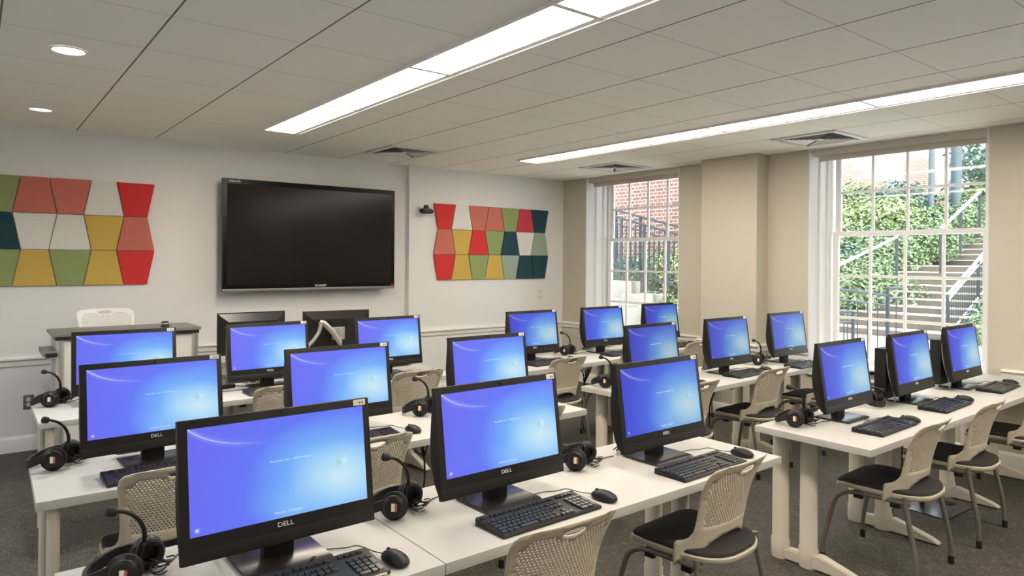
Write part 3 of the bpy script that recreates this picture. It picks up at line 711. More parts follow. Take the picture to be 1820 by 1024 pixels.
# ------------------------------------------------------------------ headsets
def make_headset(boom_up=True):
    r = empty('headset')
    def cup(name, c, nrm_yaw, tiltx):
        R_ = Matrix.Translation(c) @ Matrix.Rotation(nrm_yaw, 4, 'Z') @ Matrix.Rotation(tiltx, 4, 'X') @ Matrix.Rotation(PI / 2, 4, 'X')
        bm = B(); lathe(bm, [(.034, -.004), (.043, -.002), (.047, .006), (.047, .013), (.038, .018), (.036, .030), (.029, .035), (.026, .034), (.010, .035)], 28, R_)
        o = finish(name, bm, 'black_plastic', r)
        bm = B(); n = 28; ring = []
        for k in range(n):
            a = 2 * PI * k / n; ring.append(R_ @ Vector((.032 * math.cos(a), .032 * math.sin(a), -.010)))
        tube(bm, ring + [ring[0]], .0115, 8, cap=False); finish('ear_cushion', bm, 'soft_pad', o)
        return o, R_
    c1, R1 = cup('ear_cup', (.0, -.045, .046), -.25, -.10)
    c2, R2 = cup('ear_cup', (.062, .050, .046), PI + .35, .0)
    bm = B(); box(bm, -.006, .006, -.013, .013, .0345, .0362, .0004, R1); finish('white_label', bm, 'label_white', c1)
    bm = B(); box(bm, .007, .013, -.014, .012, .0342, .0356, .0004, R1); finish('orange_mark', bm, 'orange_mark', c1)
    bm = B(); pts = smooth_path([(-.005, -.050, .058), (-.045, -.050, .050), (-.082, -.032, .034), (-.090, .010, .026), (-.072, .052, .032), (-.015, .078, .050), (.060, .066, .060)], 8)
    # flat padded band
    rings = []
    for i, p in enumerate(pts):
        d = (pts[min(i + 1, len(pts) - 1)] - pts[max(i - 1, 0)]).normalized(); sd = d.cross(Vector((0, 0, 1))).normalized(); wv = .017
        rings.append([bm.verts.new(p + sd * a + Vector((0, 0, b))) for a, b in ((-.005, -wv), (.005, -wv), (.007, 0), (.005, wv), (-.005, wv), (-.007, 0))])
    for a, b in zip(rings, rings[1:]):
        for k in range(6): bm.faces.new((a[k], a[(k + 1) % 6], b[(k + 1) % 6], b[k]))
    bm.faces.new(list(reversed(rings[0]))); bm.faces.new(rings[-1])
    finish('headband', bm, 'soft_pad', r)
    bm = B()
    for sx in (.0, .0105):      # slider forks around the second cup
        tube(bm, smooth_path([(.035 + sx, .005, .012), (.030 + sx, -.004, .05), (.036 + sx, .003, .085), (.05 + sx, .03, .095)], 5), .0045, 6)
    finish('slider', bm, 'black_plastic', r)
    if boom_up: path = [(.050, .015, .085), (.050, .0, .125), (.034, -.016, .168), (.004, -.028, .197), (-.028, -.036, .207)]
    else: path = [(.045, .01, .075), (.030, -.020, .100), (.0, -.040, .108), (-.025, -.045, .104), (-.04, -.05, .10)]
    bm = B(); pp = smooth_path(path, 6); tube(bm, pp, [.0066 - .0014 * i / len(pp) for i in range(len(pp))], 8); bo = finish('microphone_boom', bm, 'black_plastic', r)
    e = Vector(path[-1]); d = (Vector(path[-1]) - Vector(path[-2])).normalized()
    bm = B(); tube(bm, [e - d * .012, e - d * .008, e + d * .006, e + d * .014, e + d * .017], [.007, .012, .0145, .0125, .006], 12); finish('microphone_foam', bm, 'soft_pad', bo)
    bm = B(); rn = random.Random(4)
    for k in range(5):
        R_ = .022 + .006 * rn.random(); cx, cy = .095 + .008 * rn.uniform(-1, 1), .010 + .01 * rn.uniform(-1, 1)
        pts = [(cx + R_ * math.cos(a), cy + R_ * 1.2 * math.sin(a), .006 + .005 * k + .010 * (1 + math.sin(a + k))) for a in [i * PI / 4 + k for i in range(8)]]
        tube(bm, smooth_path(pts, 3), .0021, 5)
    tube(bm, smooth_path([(.06, .02, .03), (.09, .03, .01), (.12, .06, .003), (.15, .11, .003), (.20, .14, .003)], 5), .0021, 5)
    finish('coiled_cable', bm, 'cable_black', r)
    return r
hs_up, hs_dn = make_headset(True), make_headset(False)
HS = [(0.329, 2.107, -0.10, 1, 'black headset at the near outer table corner beside the largest screen'),
      (1.151, 2.108, -0.42, 1, 'black headset between the two largest screens'),
      (2.024, 2.126, -0.60, 0, 'black headset between second and third screens of the closest inner row'),
      (0.278, 3.440, -0.08, 1, 'black headset on the outer corner of the middle row inner table'),
      (2.008, 3.385, -0.42, 1, 'black headset on the inner middle row before a chair'),
      (0.373, 4.885, -0.05, 1, 'black headset on the table corner beside the podium and outlet'),
      (3.495, 1.957, -0.95, 1, 'black headset on the aisle corner of the window side closest table'),
      (4.344, 1.94, 1.2, 0, 'black headset between first two window side screens, closest row'),
      (3.495, 3.365, -0.75, 1, 'black headset on the aisle corner of the window side middle table'),
      (5.292, 3.321, -0.60, 1, 'black headset between two window side middle row screens'),
      (4.368, 4.727, -0.70, 1, 'black headset on the window side table in the television row')]
u_ = set()
for x, y, a, up, lb in HS:
    src = hs_up if up else hs_dn; o = src if up not in u_ else copy_tree(src); u_.add(up)
    o.location = (x, y, TZ + .0005); o.rotation_euler = (0, 0, a); tag(o, lb, 'headset', 'headsets on the student desks')

# ------------------------------------------------------------------ chairs
def shell_mesh():
    """perforated backrest, drawn flat in (s, z) then bent"""
    out = []      # outline, counter-clockwise from lower centre to the user's right side
    half = [(0, .498), (.05, .495), (.10, .480), (.15, .452), (.19, .422), (.225, .398), (.262, .388), (.266, .392), (.268, .420), (.268, .478), (.260, .488), (.235, .492), (.214, .502), (.202, .528),
            (.199, .58), (.203, .63), (.211, .68), (.219, .73), (.222, .755), (.218, .780), (.205, .795), (.175, .803), (.12, .808), (.06, .811)]
    out = half + [(0, .812)] + [(-s, z) for s, z in reversed(half[1:])]
    holes = []
    ell = [(.048 * math.cos(a), .776 + .013 * math.sin(a)) for a in [2 * PI * k / 20 for k in range(20)]]
    holes.append(ell)
    row = 0; z = .548
    while z < .772:
        off = 0 if row % 2 == 0 else .0070
        lim = .158 + .028 * max(0, min(1, (z - .56) / .17))
        s = -.21 + off
        while s < .21:
            low = .545 + .045 * (1 - (s / .17) ** 2) * 0 + .05 * (s / .19) ** 2 * 0
            near_handle = (s / .066) ** 2 + ((z - .776) / .030) ** 2 < 1
            corner = abs(s) > .13 and z > .745 - 0.0 * abs(s) and (abs(s) - .13) ** 2 + (z - .745) ** 2 > .036 ** 2
            if abs(s) <= lim and not near_handle and not corner and z > low:
                holes.append([(s + .0040 * math.cos(a), z + .0036 * math.sin(a)) for a in [PI / 3 * k + PI / 6 for k in range(6)]])
            s += .0140
        z += .0105; row += 1
    verts = []; edges = []
    def loop(pts):
        b = len(verts); verts.extend(Vector(p) for p in pts); n = len(pts)
        edges.extend((b + i, b + (i + 1) % n) for i in range(n))
    dense = []
    for i, p in enumerate(out):
        q_ = out[(i + 1) % len(out)]; n = max(1, int(math.dist(p, q_) / .02))
        for k in range(n): dense.append((p[0] + (q_[0] - p[0]) * k / n, p[1] + (q_[1] - p[1]) * k / n))
    loop(dense)
    for h_ in holes: loop(h_)
    def inside(pt, poly):
        c = False; n = len(poly); x, y = pt
        for i in range(n):
            (xa, ya), (xb, yb) = poly[i], poly[i - 1]
            if (ya > y) != (yb > y) and x < (xb - xa) * (y - ya) / (yb - ya) + xa: c = not c
        return c
    for i in range(-14, 15):
        for j in range(0, 23):
            p = (i * .02 + .003, .39 + j * .0195)
            if inside(p, dense) and min(math.dist(p, d_) for d_ in dense) > .008 and all(math.dist(p, (sum(a for a, _ in h_) / len(h_), sum(b for _, b in h_) / len(h_))) > (.009 if k else .055) for k, h_ in enumerate(holes)):
                if p[1] < .545 or abs(p[0]) > .16 or p[1] > .76: verts.append(Vector(p))
    vo, _, fo, *_r = delaunay_2d_cdt(verts, edges, [], 0, 1e-6)
    keep = []
    for f in fo:
        c = (sum(vo[i].x for i in f) / len(f), sum(vo[i].y for i in f) / len(f))
        if not inside(c, dense): continue
        if any(abs(c[0] - h_[0][0]) < .1 and inside(c, h_) for h_ in holes): continue
        keep.append(f)
    def bend(s, z):
        t = max(0, min(1, (z - .40) / .41))
        a = abs(s); yb = -.165 - .100 * t - .020 * math.sin(t * PI) * -1        # rake
        fwd = 1.15 * a * a
        if z > .66: fwd *= 1 - .35 * (z - .66) / .15
        wing = max(0, min(1, (.54 - z) / .05)); wing = wing * wing * (3 - 2 * wing)
        aw = max(0, a - .15); fwd += wing * (.2 * aw)
        x = s * (1 - .9 * a * a) ; 
        if wing > 0 and a > .2: x = math.copysign(abs(x) - wing * .25 * (a - .2), s)
        flare = max(0, (z - .70) / .11) ** 2 * .012
        return Vector((x, yb + fwd - flare, z))
    bm = B(); vm = {}
    for f in keep:
        vs = []
        for i in f:
            if i not in vm: vm[i] = bm.verts.new(bend(vo[i].x, vo[i].y))
            vs.append(vm[i])
        try: bm.faces.new(vs)
        except ValueError: pass
    bmesh.ops.recalc_face_normals(bm, faces=bm.faces)
    return bm
SHELL = shell_mesh(); 
def make_chair(name='office_chair', plastic='chair_plastic'):
    r = empty(name)
    o = finish('backrest', SHELL.copy(), plastic, r, smooth=60)
    sd = o.modifiers.new('thickness', 'SOLIDIFY'); sd.thickness = .0045; sd.offset = 0
    # seat pan and cushion
    def outline(k, n=40):
        pts = []
        for i in range(n):
            a = 2 * PI * i / n; c, s = math.cos(a), math.sin(a); e = .55
            x = math.copysign(abs(c) ** e, c) * (.222 + .010 * s) * k; y = math.copysign(abs(s) ** e, s) * .232 * k - .006
            if s < 0: x *= 1 - .10 * (abs(s) ** 3); y = y - .010 * (1 - abs(c)) 
            pts.append((x, y))
        return pts
    def dome(ks, zs, bottom):
        bm = B(); rings = []
        for k, z in zip(ks, zs):
            rings.append([bm.verts.new((x, y, z - .030 * max(0, (y - .12) / .1) ** 2 - .008 * math.cos(min(abs(x) / .2, 1) * PI / 2) * (1 if y < .15 else .4))) for x, y in outline(k)])
        for a, b in zip(rings, rings[1:]):
            n = len(a)
            for i in range(n): bm.faces.new((a[i], a[(i + 1) % n], b[(i + 1) % n], b[i]))
        bm.faces.new(rings[-1]); bm.faces.new(list(reversed(rings[0]))); return bm
    finish('seat_pan', dome((.88, .97, 1.0, 1.0, .985), (.408, .414, .424, .436, .440), 0), plastic, r)
    finish('seat_cushion', dome((.955, .97, .955, .90, .75, .5, .2), (.434, .446, .454, .459, .462, .463, .4635), 0), 'seat_fabric', r)
    return r
def add_frame(r):
    for s in (-1, 1):
        x = s * .215
        bm = B(); tube(bm, smooth_path([(x, -.185, .402), (x, -.05, .402), (x, .07, .398), (x, .13, .388)], 4), .0115, 10, flat=1); finish('side_rail', bm, 'chair_tube', r)
        bm = B(); tube(bm, smooth_path([(x, .120, .390), (x * 1.02, .160, .368), (x * 1.06, .188, .315), (x * 1.14, .232, .12), (x * 1.15, .236, .03)], 6), .0120, 10); lg = finish('leg', bm, 'chair_tube', r)
        bm = B(); tube(bm, [(x * 1.15, .236, .042), (x * 1.15, .2365, .0)], .0145, 10); finish('foot_cap', bm, 'black_rubber', lg)
        bm = B(); tube(bm, smooth_path([(x * 1.03, -.165, .435), (x * 1.05, -.172, .37), (x * 1.10, -.215, .16), (x * 1.12, -.225, .03)], 6), .0125, 10); lg = finish('leg', bm, 'chair_tube', r)
        bm = B(); tube(bm, [(x * 1.12, -.2245, .042), (x * 1.12, -.226, .0)], .0150, 10); finish('foot_cap', bm, 'black_rubber', lg)
        for yy in (-.115, .065):
            bm = B(); box(bm, x - .010, x + .014, yy - .022, yy + .022, .372, .394, .003); finish('stacking_bumper', bm, 'black_plastic', r)
    for yy in (-.14, .09):
        bm = B(); tube(bm, [(-.22, yy, .398), (.22, yy, .398)], .009, 8); finish('crossbar', bm, 'chair_tube', r)
ch0 = make_chair(); add_frame(ch0); ch0.name = 'chair'
CH = [(.655, 1.83, 0, 'pushed in before the largest screen, mostly out of view'),
      (1.475, 1.79, -.03, 'before the second screen of the closest row, keyboard behind its top'),
      (2.455, 1.835, .06, 'in the aisle seat of the closest inner row, whole backrest showing'),
      (.640, 3.13, .03, 'at the outer end of the inner middle row, behind the largest screen'),
      (1.440, 3.06, .0, 'behind the largest screen, centre seat of the inner middle row'),
      (2.430, 3.07, .0, 'almost hidden at the aisle seat of the inner middle row'),
      (1.600, 4.56, .0, 'at the centre inner seat of the television row'),
      (2.575, 4.565, .0, 'at the inner aisle seat of the television row'),
      (3.885, 1.635, .03, 'at the aisle seat of the window side closest row, legs fully showing'),
      (4.715, 1.63, .03, 'at the centre seat of the window side closest row'),
      (5.680, 1.61, .03, 'against the window wall in the closest row, cut by the picture edge'),
      (3.850, 3.045, .0, 'at the aisle seat of the window side middle row'),
      (4.815, 3.075, .03, 'at the centre seat of the window side middle row'),
      (5.830, 3.10, .03, 'by the pilaster in the middle row, partly behind a screen'),
      (3.915, 4.41, .05, 'at the aisle seat of the window side television row'),
      (4.750, 4.40, .05, 'peeking out behind a screen, centre seat of the window side television row'),
      (5.800, 4.50, .05, 'below the corner window in the television row')]
for i, (x, y, a, lb) in enumerate(CH):
    o = ch0 if i == 0 else copy_tree(ch0)
    o.location = (x, y, 0); o.rotation_euler = (0, 0, a); tag(o, 'beige perforated chair ' + lb, 'chair', 'beige perforated chairs at the desks')
# the instructor's swivel chair behind the podium
ic = make_chair('swivel_chair', 'chair_white'); ic.location = (.905, 6.36, .375); ic.rotation_euler = (0, 0, PI + .1)
bm = B(); lathe(bm, [(.10, .405), (.035, .38), (.028, .37), (.028, .05), (.05, -.27), (.05, -.285)], 16); finish('gas_column', bm, 'black_plastic', ic)
for k in range(5):
    a = 2 * PI * k / 5; bm = B(); tube(bm, [(0, 0, -.285), (.15 * math.cos(a), .15 * math.sin(a), -.295), (.29 * math.cos(a), .29 * math.sin(a), -.312)], [.025, .02, .014], 8); lg = finish('leg', bm, 'black_plastic', ic)
    bm = B(); lathe(bm, [(.024, -.02), (.027, -.012), (.027, .012), (.024, .02)], 14, Matrix.Translation((.29 * math.cos(a), .29 * math.sin(a), -.348)) @ Matrix.Rotation(PI / 2, 4, 'Y')); finish('castor', bm, 'black_rubber', lg)
tag(ic, 'white perforated swivel chair behind the podium', 'chair')

# ------------------------------------------------------------------ podium and instructor desk
pod = empty('podium', (.965, 5.92, 0)); tag(pod, 'white and aluminium lecture podium with dark top in front of the television wall', 'podium')
bm = B(); box(bm, -.505, .495, -.035, .43, 1.035, 1.060, .006); finish('podium_top', bm, 'grey_laminate', pod)
bm = B(); box(bm, -.485, .482, -.030, .42, 1.010, 1.036, .003); finish('edge_band', bm, 'black_edge', pod)
for sx in (-.455, .455):
    for yy in (.0, .38):
        bm = B(); lathe(bm, [(.028, 0), (.028, 1.012)], 16, Matrix.Translation((sx, yy, 0))); finish('corner_post', bm, 'aluminium', pod)
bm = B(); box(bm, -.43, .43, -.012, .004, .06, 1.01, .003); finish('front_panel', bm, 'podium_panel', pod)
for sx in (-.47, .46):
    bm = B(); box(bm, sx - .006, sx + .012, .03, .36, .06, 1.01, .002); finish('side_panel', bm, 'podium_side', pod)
bm = B(); box(bm, -.56, -.475, -.05, .35, .90, .935, .006); sh = finish('side_shelf', bm, 'grey_laminate', pod)
bm = B(); box(bm, -.545, -.475, -.056, -.048, .895, .925, .002); finish('shelf_edge', bm, 'black_edge', sh)
dc = empty('desk_microphone', (1.215, 5.985, 1.0605)); tag(dc, 'small dark dome device standing on the podium top', 'device')
bm = B(); lathe(bm, [(.030, 0), (.032, .006), (.026, .022), (.030, .03), (.028, .040), (.018, .047), (.004, .048)], 20); finish('device_body', bm, 'base_black', dc)
bm = B(); lathe(bm, [(.0305, .027), (.032, .031), (.0305, .035)], 20, cap=False); finish('silver_ring', bm, 'arm_silver', dc)

idk = empty('instructor_desk', (2.32, 5.34, 0)); tag(idk, 'grey-topped instructor desk behind the student rows, below the television', 'desk')
bm = B(); box(bm, -.86, .86, 0, .62, .715, .745, .004); finish('desktop', bm, 'grey_laminate', idk)
for sx in (-.78, .78):
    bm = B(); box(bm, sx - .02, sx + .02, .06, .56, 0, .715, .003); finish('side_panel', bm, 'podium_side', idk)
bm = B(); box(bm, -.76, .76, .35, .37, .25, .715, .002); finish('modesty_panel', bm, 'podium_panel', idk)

def back_monitor(x, y, rz, W_, H_, z0, label, arm):
    r = empty('desk_monitor', (x, y, .7455), rz); tag(r, label, 'computer', 'monitors on the instructor desk')
    bm = B(); z = z0 - .7455; box(bm, -W_ / 2, W_ / 2, 0, .022, z, z + H_, .003); finish('front_bezel', bm, 'satin_black', r)
    bm = B(); box(bm, -W_ / 2 + .018, W_ / 2 - .018, .0215, .0235, z + .03, z + H_ - .018); finish('dark_screen', bm, 'gloss_black', r)
    # back: tapered housing facing the students
    bm = B(); a, b, d = W_ / 2 - .004, W_ / 2 - .075, -.035
    o_ = [(-a, 0, z + .01), (a, 0, z + .01), (a, 0, z + H_ - .008), (-a, 0, z + H_ - .008)]; i_ = [(-b, d, z + .06), (b, d, z + .06), (b, d, z + H_ - .07), (-b, d, z + H_ - .07)]
    vo = [bm.verts.new(p) for p in o_]; vi = [bm.verts.new(p) for p in i_]; bm.faces.new(vi)
    for k in range(4): bm.faces.new((vo[k], vo[(k + 1) % 4], vi[(k + 1) % 4], vi[k]))
    bk = finish('back_cover', bm, 'base_black', r, smooth=15)
    me = text_mesh('DELL', .030); me.transform(Matrix.Translation((.0, -.0365, z + H_ - .095)) @ Matrix.Rotation(PI / 2, 4, 'X') @ Matrix.Diagonal((1.2, 1, 1, 1))); me.materials.append(M['satin_black'])
    t_ = bpy.data.objects.new('maker_logo', me); COL.objects.link(t_); t_.parent = bk
    if arm:
        zc = z + H_ * .48
        bm = B(); box(bm, -.055, .055, -.048, -.034, zc - .055, zc + .055, .003); finish('mount_plate', bm, 'arm_silver', r)
        bm = B(); box(bm, -.012, .020, -.075, -.048, zc - .05, zc + .05, .004); finish('tilt_joint', bm, 'arm_silver', r)
        bm = B(); tube(bm, [(.005, -.085, zc - .10), (.005, -.085, zc + .015)], .013, 12); finish('pivot', bm, 'arm_silver', r)
        bm = B(); tube(bm, smooth_path([(.0, -.09, zc - .08), (-.07, -.10, zc + .02), (-.15, -.11, zc + .098), (-.175, -.11, zc + .10)], 5), [.024] * 16, 12, flat=.7); finish('upper_arm', bm, 'arm_silver', r)
        bm = B(); tube(bm, smooth_path([(-.175, -.11, zc + .11), (-.19, -.11, zc + .03), (-.25, -.10, zc - .06), (-.32, -.07, zc - .13)], 5), [.023] * 16, 12, flat=.7); finish('lower_arm', bm, 'arm_silver', r)
        bm = B(); tube(bm, [(-.32, -.07, .0), (-.32, -.07, zc - .11)], .018, 12); finish('desk_post', bm, 'arm_silver', r)
    else:
        bm = B(); box(bm, -.05, .05, -.04, -.012, .01, z + .15, .005); finish('stand_neck', bm, 'satin_black', r)
        bm = B(); box(bm, -.13, .13, -.10, .09, 0, .012, .003); finish('stand_base', bm, 'base_black', r)
back_monitor(1.78, 5.62, .02, .535, .335, .845, 'black monitor seen from behind on the instructor desk, nearer the podium', False)
back_monitor(2.52, 5.66, -.10, .59, .375, .785, 'black monitor seen from behind, held by a silver monitor arm', True)

# loose things on the desks
def brick_adapter(x, y, z, rz, label):
    r = empty('power_adapter', (x, y, z), rz); tag(r, label, 'power adapter', 'loose power adapters')
    bm = B(); box(bm, -.055, .055, -.022, .022, 0, .026, .006); finish('adapter_body', bm, 'black_plastic', r)
    bm = B(); tube(bm, smooth_path([(.05, 0, .012), (.09, .02, .004), (.13, -.03, .003), (.20, -.02, .003), (.26, .05, .003)], 5), .003, 6)
    tube(bm, smooth_path([(-.05, 0, .012), (-.09, -.03, .004), (-.06, -.10, .003), (.05, -.13, .003), (.16, -.09, .003)], 5), .0025, 6); finish('adapter_cable', bm, 'cable_black', r)
brick_adapter(1.36, 4.83, TZ + .0005, .2, 'black power adapter with cables on the table in front of the instructor desk')
def floor_box(x, y, rz, label):
    r = empty('floor_box', (x, y, 0), rz); tag(r, label, 'floor box', 'metal floor power boxes')
    bm = B(); box(bm, -.19, .19, -.14, .14, .0005, .007, .002); finish('cover_plate', bm, 'floorbox_metal', r)
    bm = B(); box(bm, .11, .17, -.05, .05, .007, .011, .001); finish('hatch', bm, 'black_edge', r)
floor_box(4.99, 1.80, -.05, 'dark metal floor power box under the window side closest table')
floor_box(4.25, 4.05, 0, 'dark metal floor plate beneath the window side table in the television row')
def hanging(x, y, label, n=4, seed=1):
    rn = random.Random(seed); bm = B()
    for k in range(n):
        a = rn.uniform(-.12, .12); b = rn.uniform(.16, .26)
        tube(bm, smooth_path([(a - .06, 0, .70), (a - .03 + .02 * rn.random(), .01, .70 - b * .5), (.01 * rn.uniform(-1, 1), .0, .70 - b), (a * .4 + .04, .01, .70 - b * .55), (a * .5 + .09, 0, .70)], 6), .005, 6)
    tube(bm, smooth_path([(0, 0, .50), (.01, .01, .35), (-.02, .0, .15), (.03, .02, .012), (.10, .03, .006)], 5), .006, 6)
    tag(finish('cable_bunch', bm, 'cable_black', loc=(x, y, 0)), label, 'cables', 'cable bunches under the tables')
hanging(4.52, 4.62, 'black cables looping down beneath the window side table, television row', 4, 2)
hanging(4.62, 3.30, 'black cables hanging beneath the window side middle table', 4, 5)
hanging(4.85, 1.95, 'black cables dropping to the floor box beneath the closest window side table', 3, 8)
hanging(2.05, 3.40, 'black cables hanging beneath the inner middle row table', 3, 9)

# ------------------------------------------------------------------ outside
bm = B(); box(bm, XO, 60, -20, 40, -.10, -.02); g_ = struct(finish('ground', bm, 'concrete_pale'))
def ext_box_thing(name, label, cat, boxes, mt, bev=.01, group=None):
    bm = B()
    for b_ in boxes: box(bm, *b_, bev)
    return tag(finish(name, bm, mt), label, cat, group)
# stair flights climbing away from the window
st = empty('outdoor_stairs', (15.85, 7, 0)); tag(st, 'long concrete outdoor stairs climbing away beyond the large window', 'stairs')
def flight(x0, z0, n, y0, y1, nm):
    bmt, bmr = B(), B()
    for k in range(n):
        xa = x0 + k * .36; za = z0 + k * .155
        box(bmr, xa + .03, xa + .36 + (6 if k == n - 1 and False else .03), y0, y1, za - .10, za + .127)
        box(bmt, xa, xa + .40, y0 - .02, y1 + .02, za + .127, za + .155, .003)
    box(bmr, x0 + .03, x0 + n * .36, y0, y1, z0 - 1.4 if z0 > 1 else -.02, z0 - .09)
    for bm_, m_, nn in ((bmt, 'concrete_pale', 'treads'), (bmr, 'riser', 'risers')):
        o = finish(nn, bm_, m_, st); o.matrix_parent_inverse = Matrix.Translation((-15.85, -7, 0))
flight(15.85, 0, 10, 5.4, 9.2, 'lower')
bm = B(); box(bm, 19.45, 20.9, 5.0, 9.4, 1.2, 1.55); o = finish('landing', bm, 'concrete', st); o.matrix_parent_inverse = Matrix.Translation((-15.85, -7, 0))
flight(20.9, 1.55, 9, 5.0, 7.9, 'upper')

def railing(name, p0, p1, height, mt, label, bars=.12, top_r=.022, posts=2, second=.12, post_r=.03, lower=True):
    """sloping railing from p0 to p1 (foot points)"""
    a, b = Vector(p0), Vector(p1); r = empty(name, a); tag(r, label, 'railing', 'outdoor railings')
    d = b - a; up = Vector((0, 0, height))
    bm = B(); tube(bm, [up, d + up], top_r, 8)
    if second: tube(bm, [up - Vector((0, 0, second)), d + up - Vector((0, 0, second))], top_r * .7, 6)
    if lower: tube(bm, [Vector((0, 0, .10)), d + Vector((0, 0, .10))], top_r * .7, 6)
    finish('rails', bm, mt, r)
    for k in range(posts):
        t_ = k / max(1, posts - 1); bm = B(); tube(bm, [d * t_, d * t_ + up], post_r, 8); finish('post', bm, 'iron', r)
    if bars:
        bm = B(); n = int(d.length / bars)
        for k in range(1, n):
            q_ = d * (k / n); tube(bm, [q_ + Vector((0, 0, .10)), q_ + up - Vector((0, 0, second or 0))], .009, 5)
        o = finish('balusters', bm, 'iron', r); o['kind'] = 'stuff'
railing('stair_railing', (15.9, 5.55, 0), (19.4, 5.55, 1.5), .95, 'rail_steel', 'steel-topped railing with dense bars on the near side of the stairs', .11, .035, 3)
railing('stair_handrail', (13.6, 6.85, .55), (15.9, 6.55, 1.25), .93, 'rail_steel', 'plain pale handrail rising in front of the shrubs, lower run', 0, .035, 2, 0, .03, False)
railing('stair_handrail', (16.0, 5.72, 1.40), (17.3, 5.42, 2.25), .93, 'rail_steel', 'plain pale handrail rising toward the tree, upper run', 0, .035, 3, 0, .03, False)
railing('iron_fence', (8.94, 4.41, .08), (9.45, 4.0, 0), 1.18, 'iron', 'black iron fence panel standing right outside the large window', .13, .020, 2, .13, .028)
railing('iron_fence', (9.45, 4.0, 0), (9.62, 3.86, 0), 1.28, 'iron', 'narrow end panel of the black iron fence outside the large window', .09, .020, 2, .13, .022)
railing('iron_fence', (8.2, 4.30, .0), (8.6, 4.05, .0), 1.0, 'iron', 'low iron fence at the frame edge of the large window', .10, .016, 2, .13, .022)
railing('stair_railing', (9.5, 9.3, 1.55), (9.5, 7.1, .98), 1.0, 'iron', 'black sloping iron railing outside the corner window, in front', .11, .022, 5, .13)
railing('stair_railing', (10.2, 10.2, 1.75), (10.2, 7.6, 1.10), 1.05, 'iron', 'black sloping iron railing outside the corner window, behind', .12, .020, 5, .13)
ext_box_thing('retaining_wall', 'low stone wall with pale cap outside the corner window, upper step', 'low wall', [(9.3, 9.75, 8.5, 9.6, .95, 1.24), (9.3, 9.75, 8.5, 9.6, -.02, .95)], 'concrete', .01, 'stone steps outside the corner window')
ext_box_thing('retaining_wall', 'low stone wall with pale cap outside the corner window, middle step', 'low wall', [(9.2, 9.8, 8.0, 8.49, .80, 1.02), (9.2, 9.8, 8.0, 8.49, -.02, .80)], 'concrete', .01, 'stone steps outside the corner window')
ext_box_thing('retaining_wall', 'low stone wall with pale cap outside the corner window, lowest step', 'low wall', [(9.1, 9.8, 6.9, 7.99, .66, .84), (9.15, 9.8, 6.9, 7.99, -.02, .66)], 'concrete', .01, 'stone steps outside the corner window')
ext_box_thing('retaining_wall', 'long dark stone wall behind the railings outside the corner window', 'low wall', [(10.4, 10.9, 6.8, 11.5, -.02, 1.45)], 'riser', .01)
ext_box_thing('brick_wall', 'red brick building wall filling the corner window', 'building', [(11.3, 11.8, 6.9, 15, -.02, 7)], 'brick', .005)
bmw = [(24.0, 24.5, 12.0, 13.6, 1.5, 5.42)]
for k in range(5): bmw.append((24.0, 24.5, 12.0 - (k + 1) * .34, 12.0 - k * .34, 1.5, 5.22 - k * .21))
ext_box_thing('brick_wall', 'stepped brick stair wall high beyond the large window', 'building', bmw, 'brick_far', .004)
ext_box_thing('brick_wall', 'pale brick block behind the shrubs beyond the large window', 'building', [(27.5, 28.5, 10.0, 11.1, 2.0, 5.45)], 'brick_far', .004)
bld = empty('building', (38, 14, 0)); tag(bld, 'pale modern building against the sky beyond the large window', 'building')
bm = B(); box(bm, 0, 6, -6, 12, 2, 7.2); o = finish('facade', bm, 'pale_building', bld)
for k in range(4):
    bm = B(); box(bm, -.05, .02, -5 + k * 4, -2.2 + k * 4, 4.4, 5.7); finish('window_band', bm, 'dark_glass', bld)
def lamp_post(x, y, z0, h, r_, label):
    r = empty('lamp_post', (x, y, z0)); tag(r, label, 'post', 'outdoor posts')
    bm = B(); lathe(bm, [(r_ * 1.5, 0), (r_ * 1.5, .12), (r_, .2), (r_, h)], 14); finish('shaft', bm, 'lamp_post', r)
    bm = B(); box(bm, -r_ * 2, r_ * 2, -r_ * 2, r_ * 2, h, h + .08, .01); finish('cap', bm, 'lamp_post', r)
lamp_post(22.0, 8.12, 2.2, 5.2, .075, 'slim grey-green post beyond the shrubs')
lamp_post(22.55, 7.67, 2.6, 5.2, .14, 'thick grey-blue post next to the tree')

# terrain banks under the planting
bm = B()
prism(bm, [(17.0, -.02), (30, -.02), (30, 3.6), (24, 3.4), (21, 2.0), (18.3, .9)], 'y', 9.2, 26)
struct(finish('hill_1', bm, 'soil'))
bm = B(); prism(bm, [(24.3, -.02), (45, -.02), (45, 4.2), (30, 3.8), (25.2, 2.9)], 'y', -8, 9.2); struct(finish('hill_2', bm, 'soil'))
bm = B(); prism(bm, [(17.0, -.02), (24.3, -.02), (24.3, 2.9), (20, 1.5), (18.0, .6)], 'y', -4, 4.9); struct(finish('hill_3', bm, 'soil'))

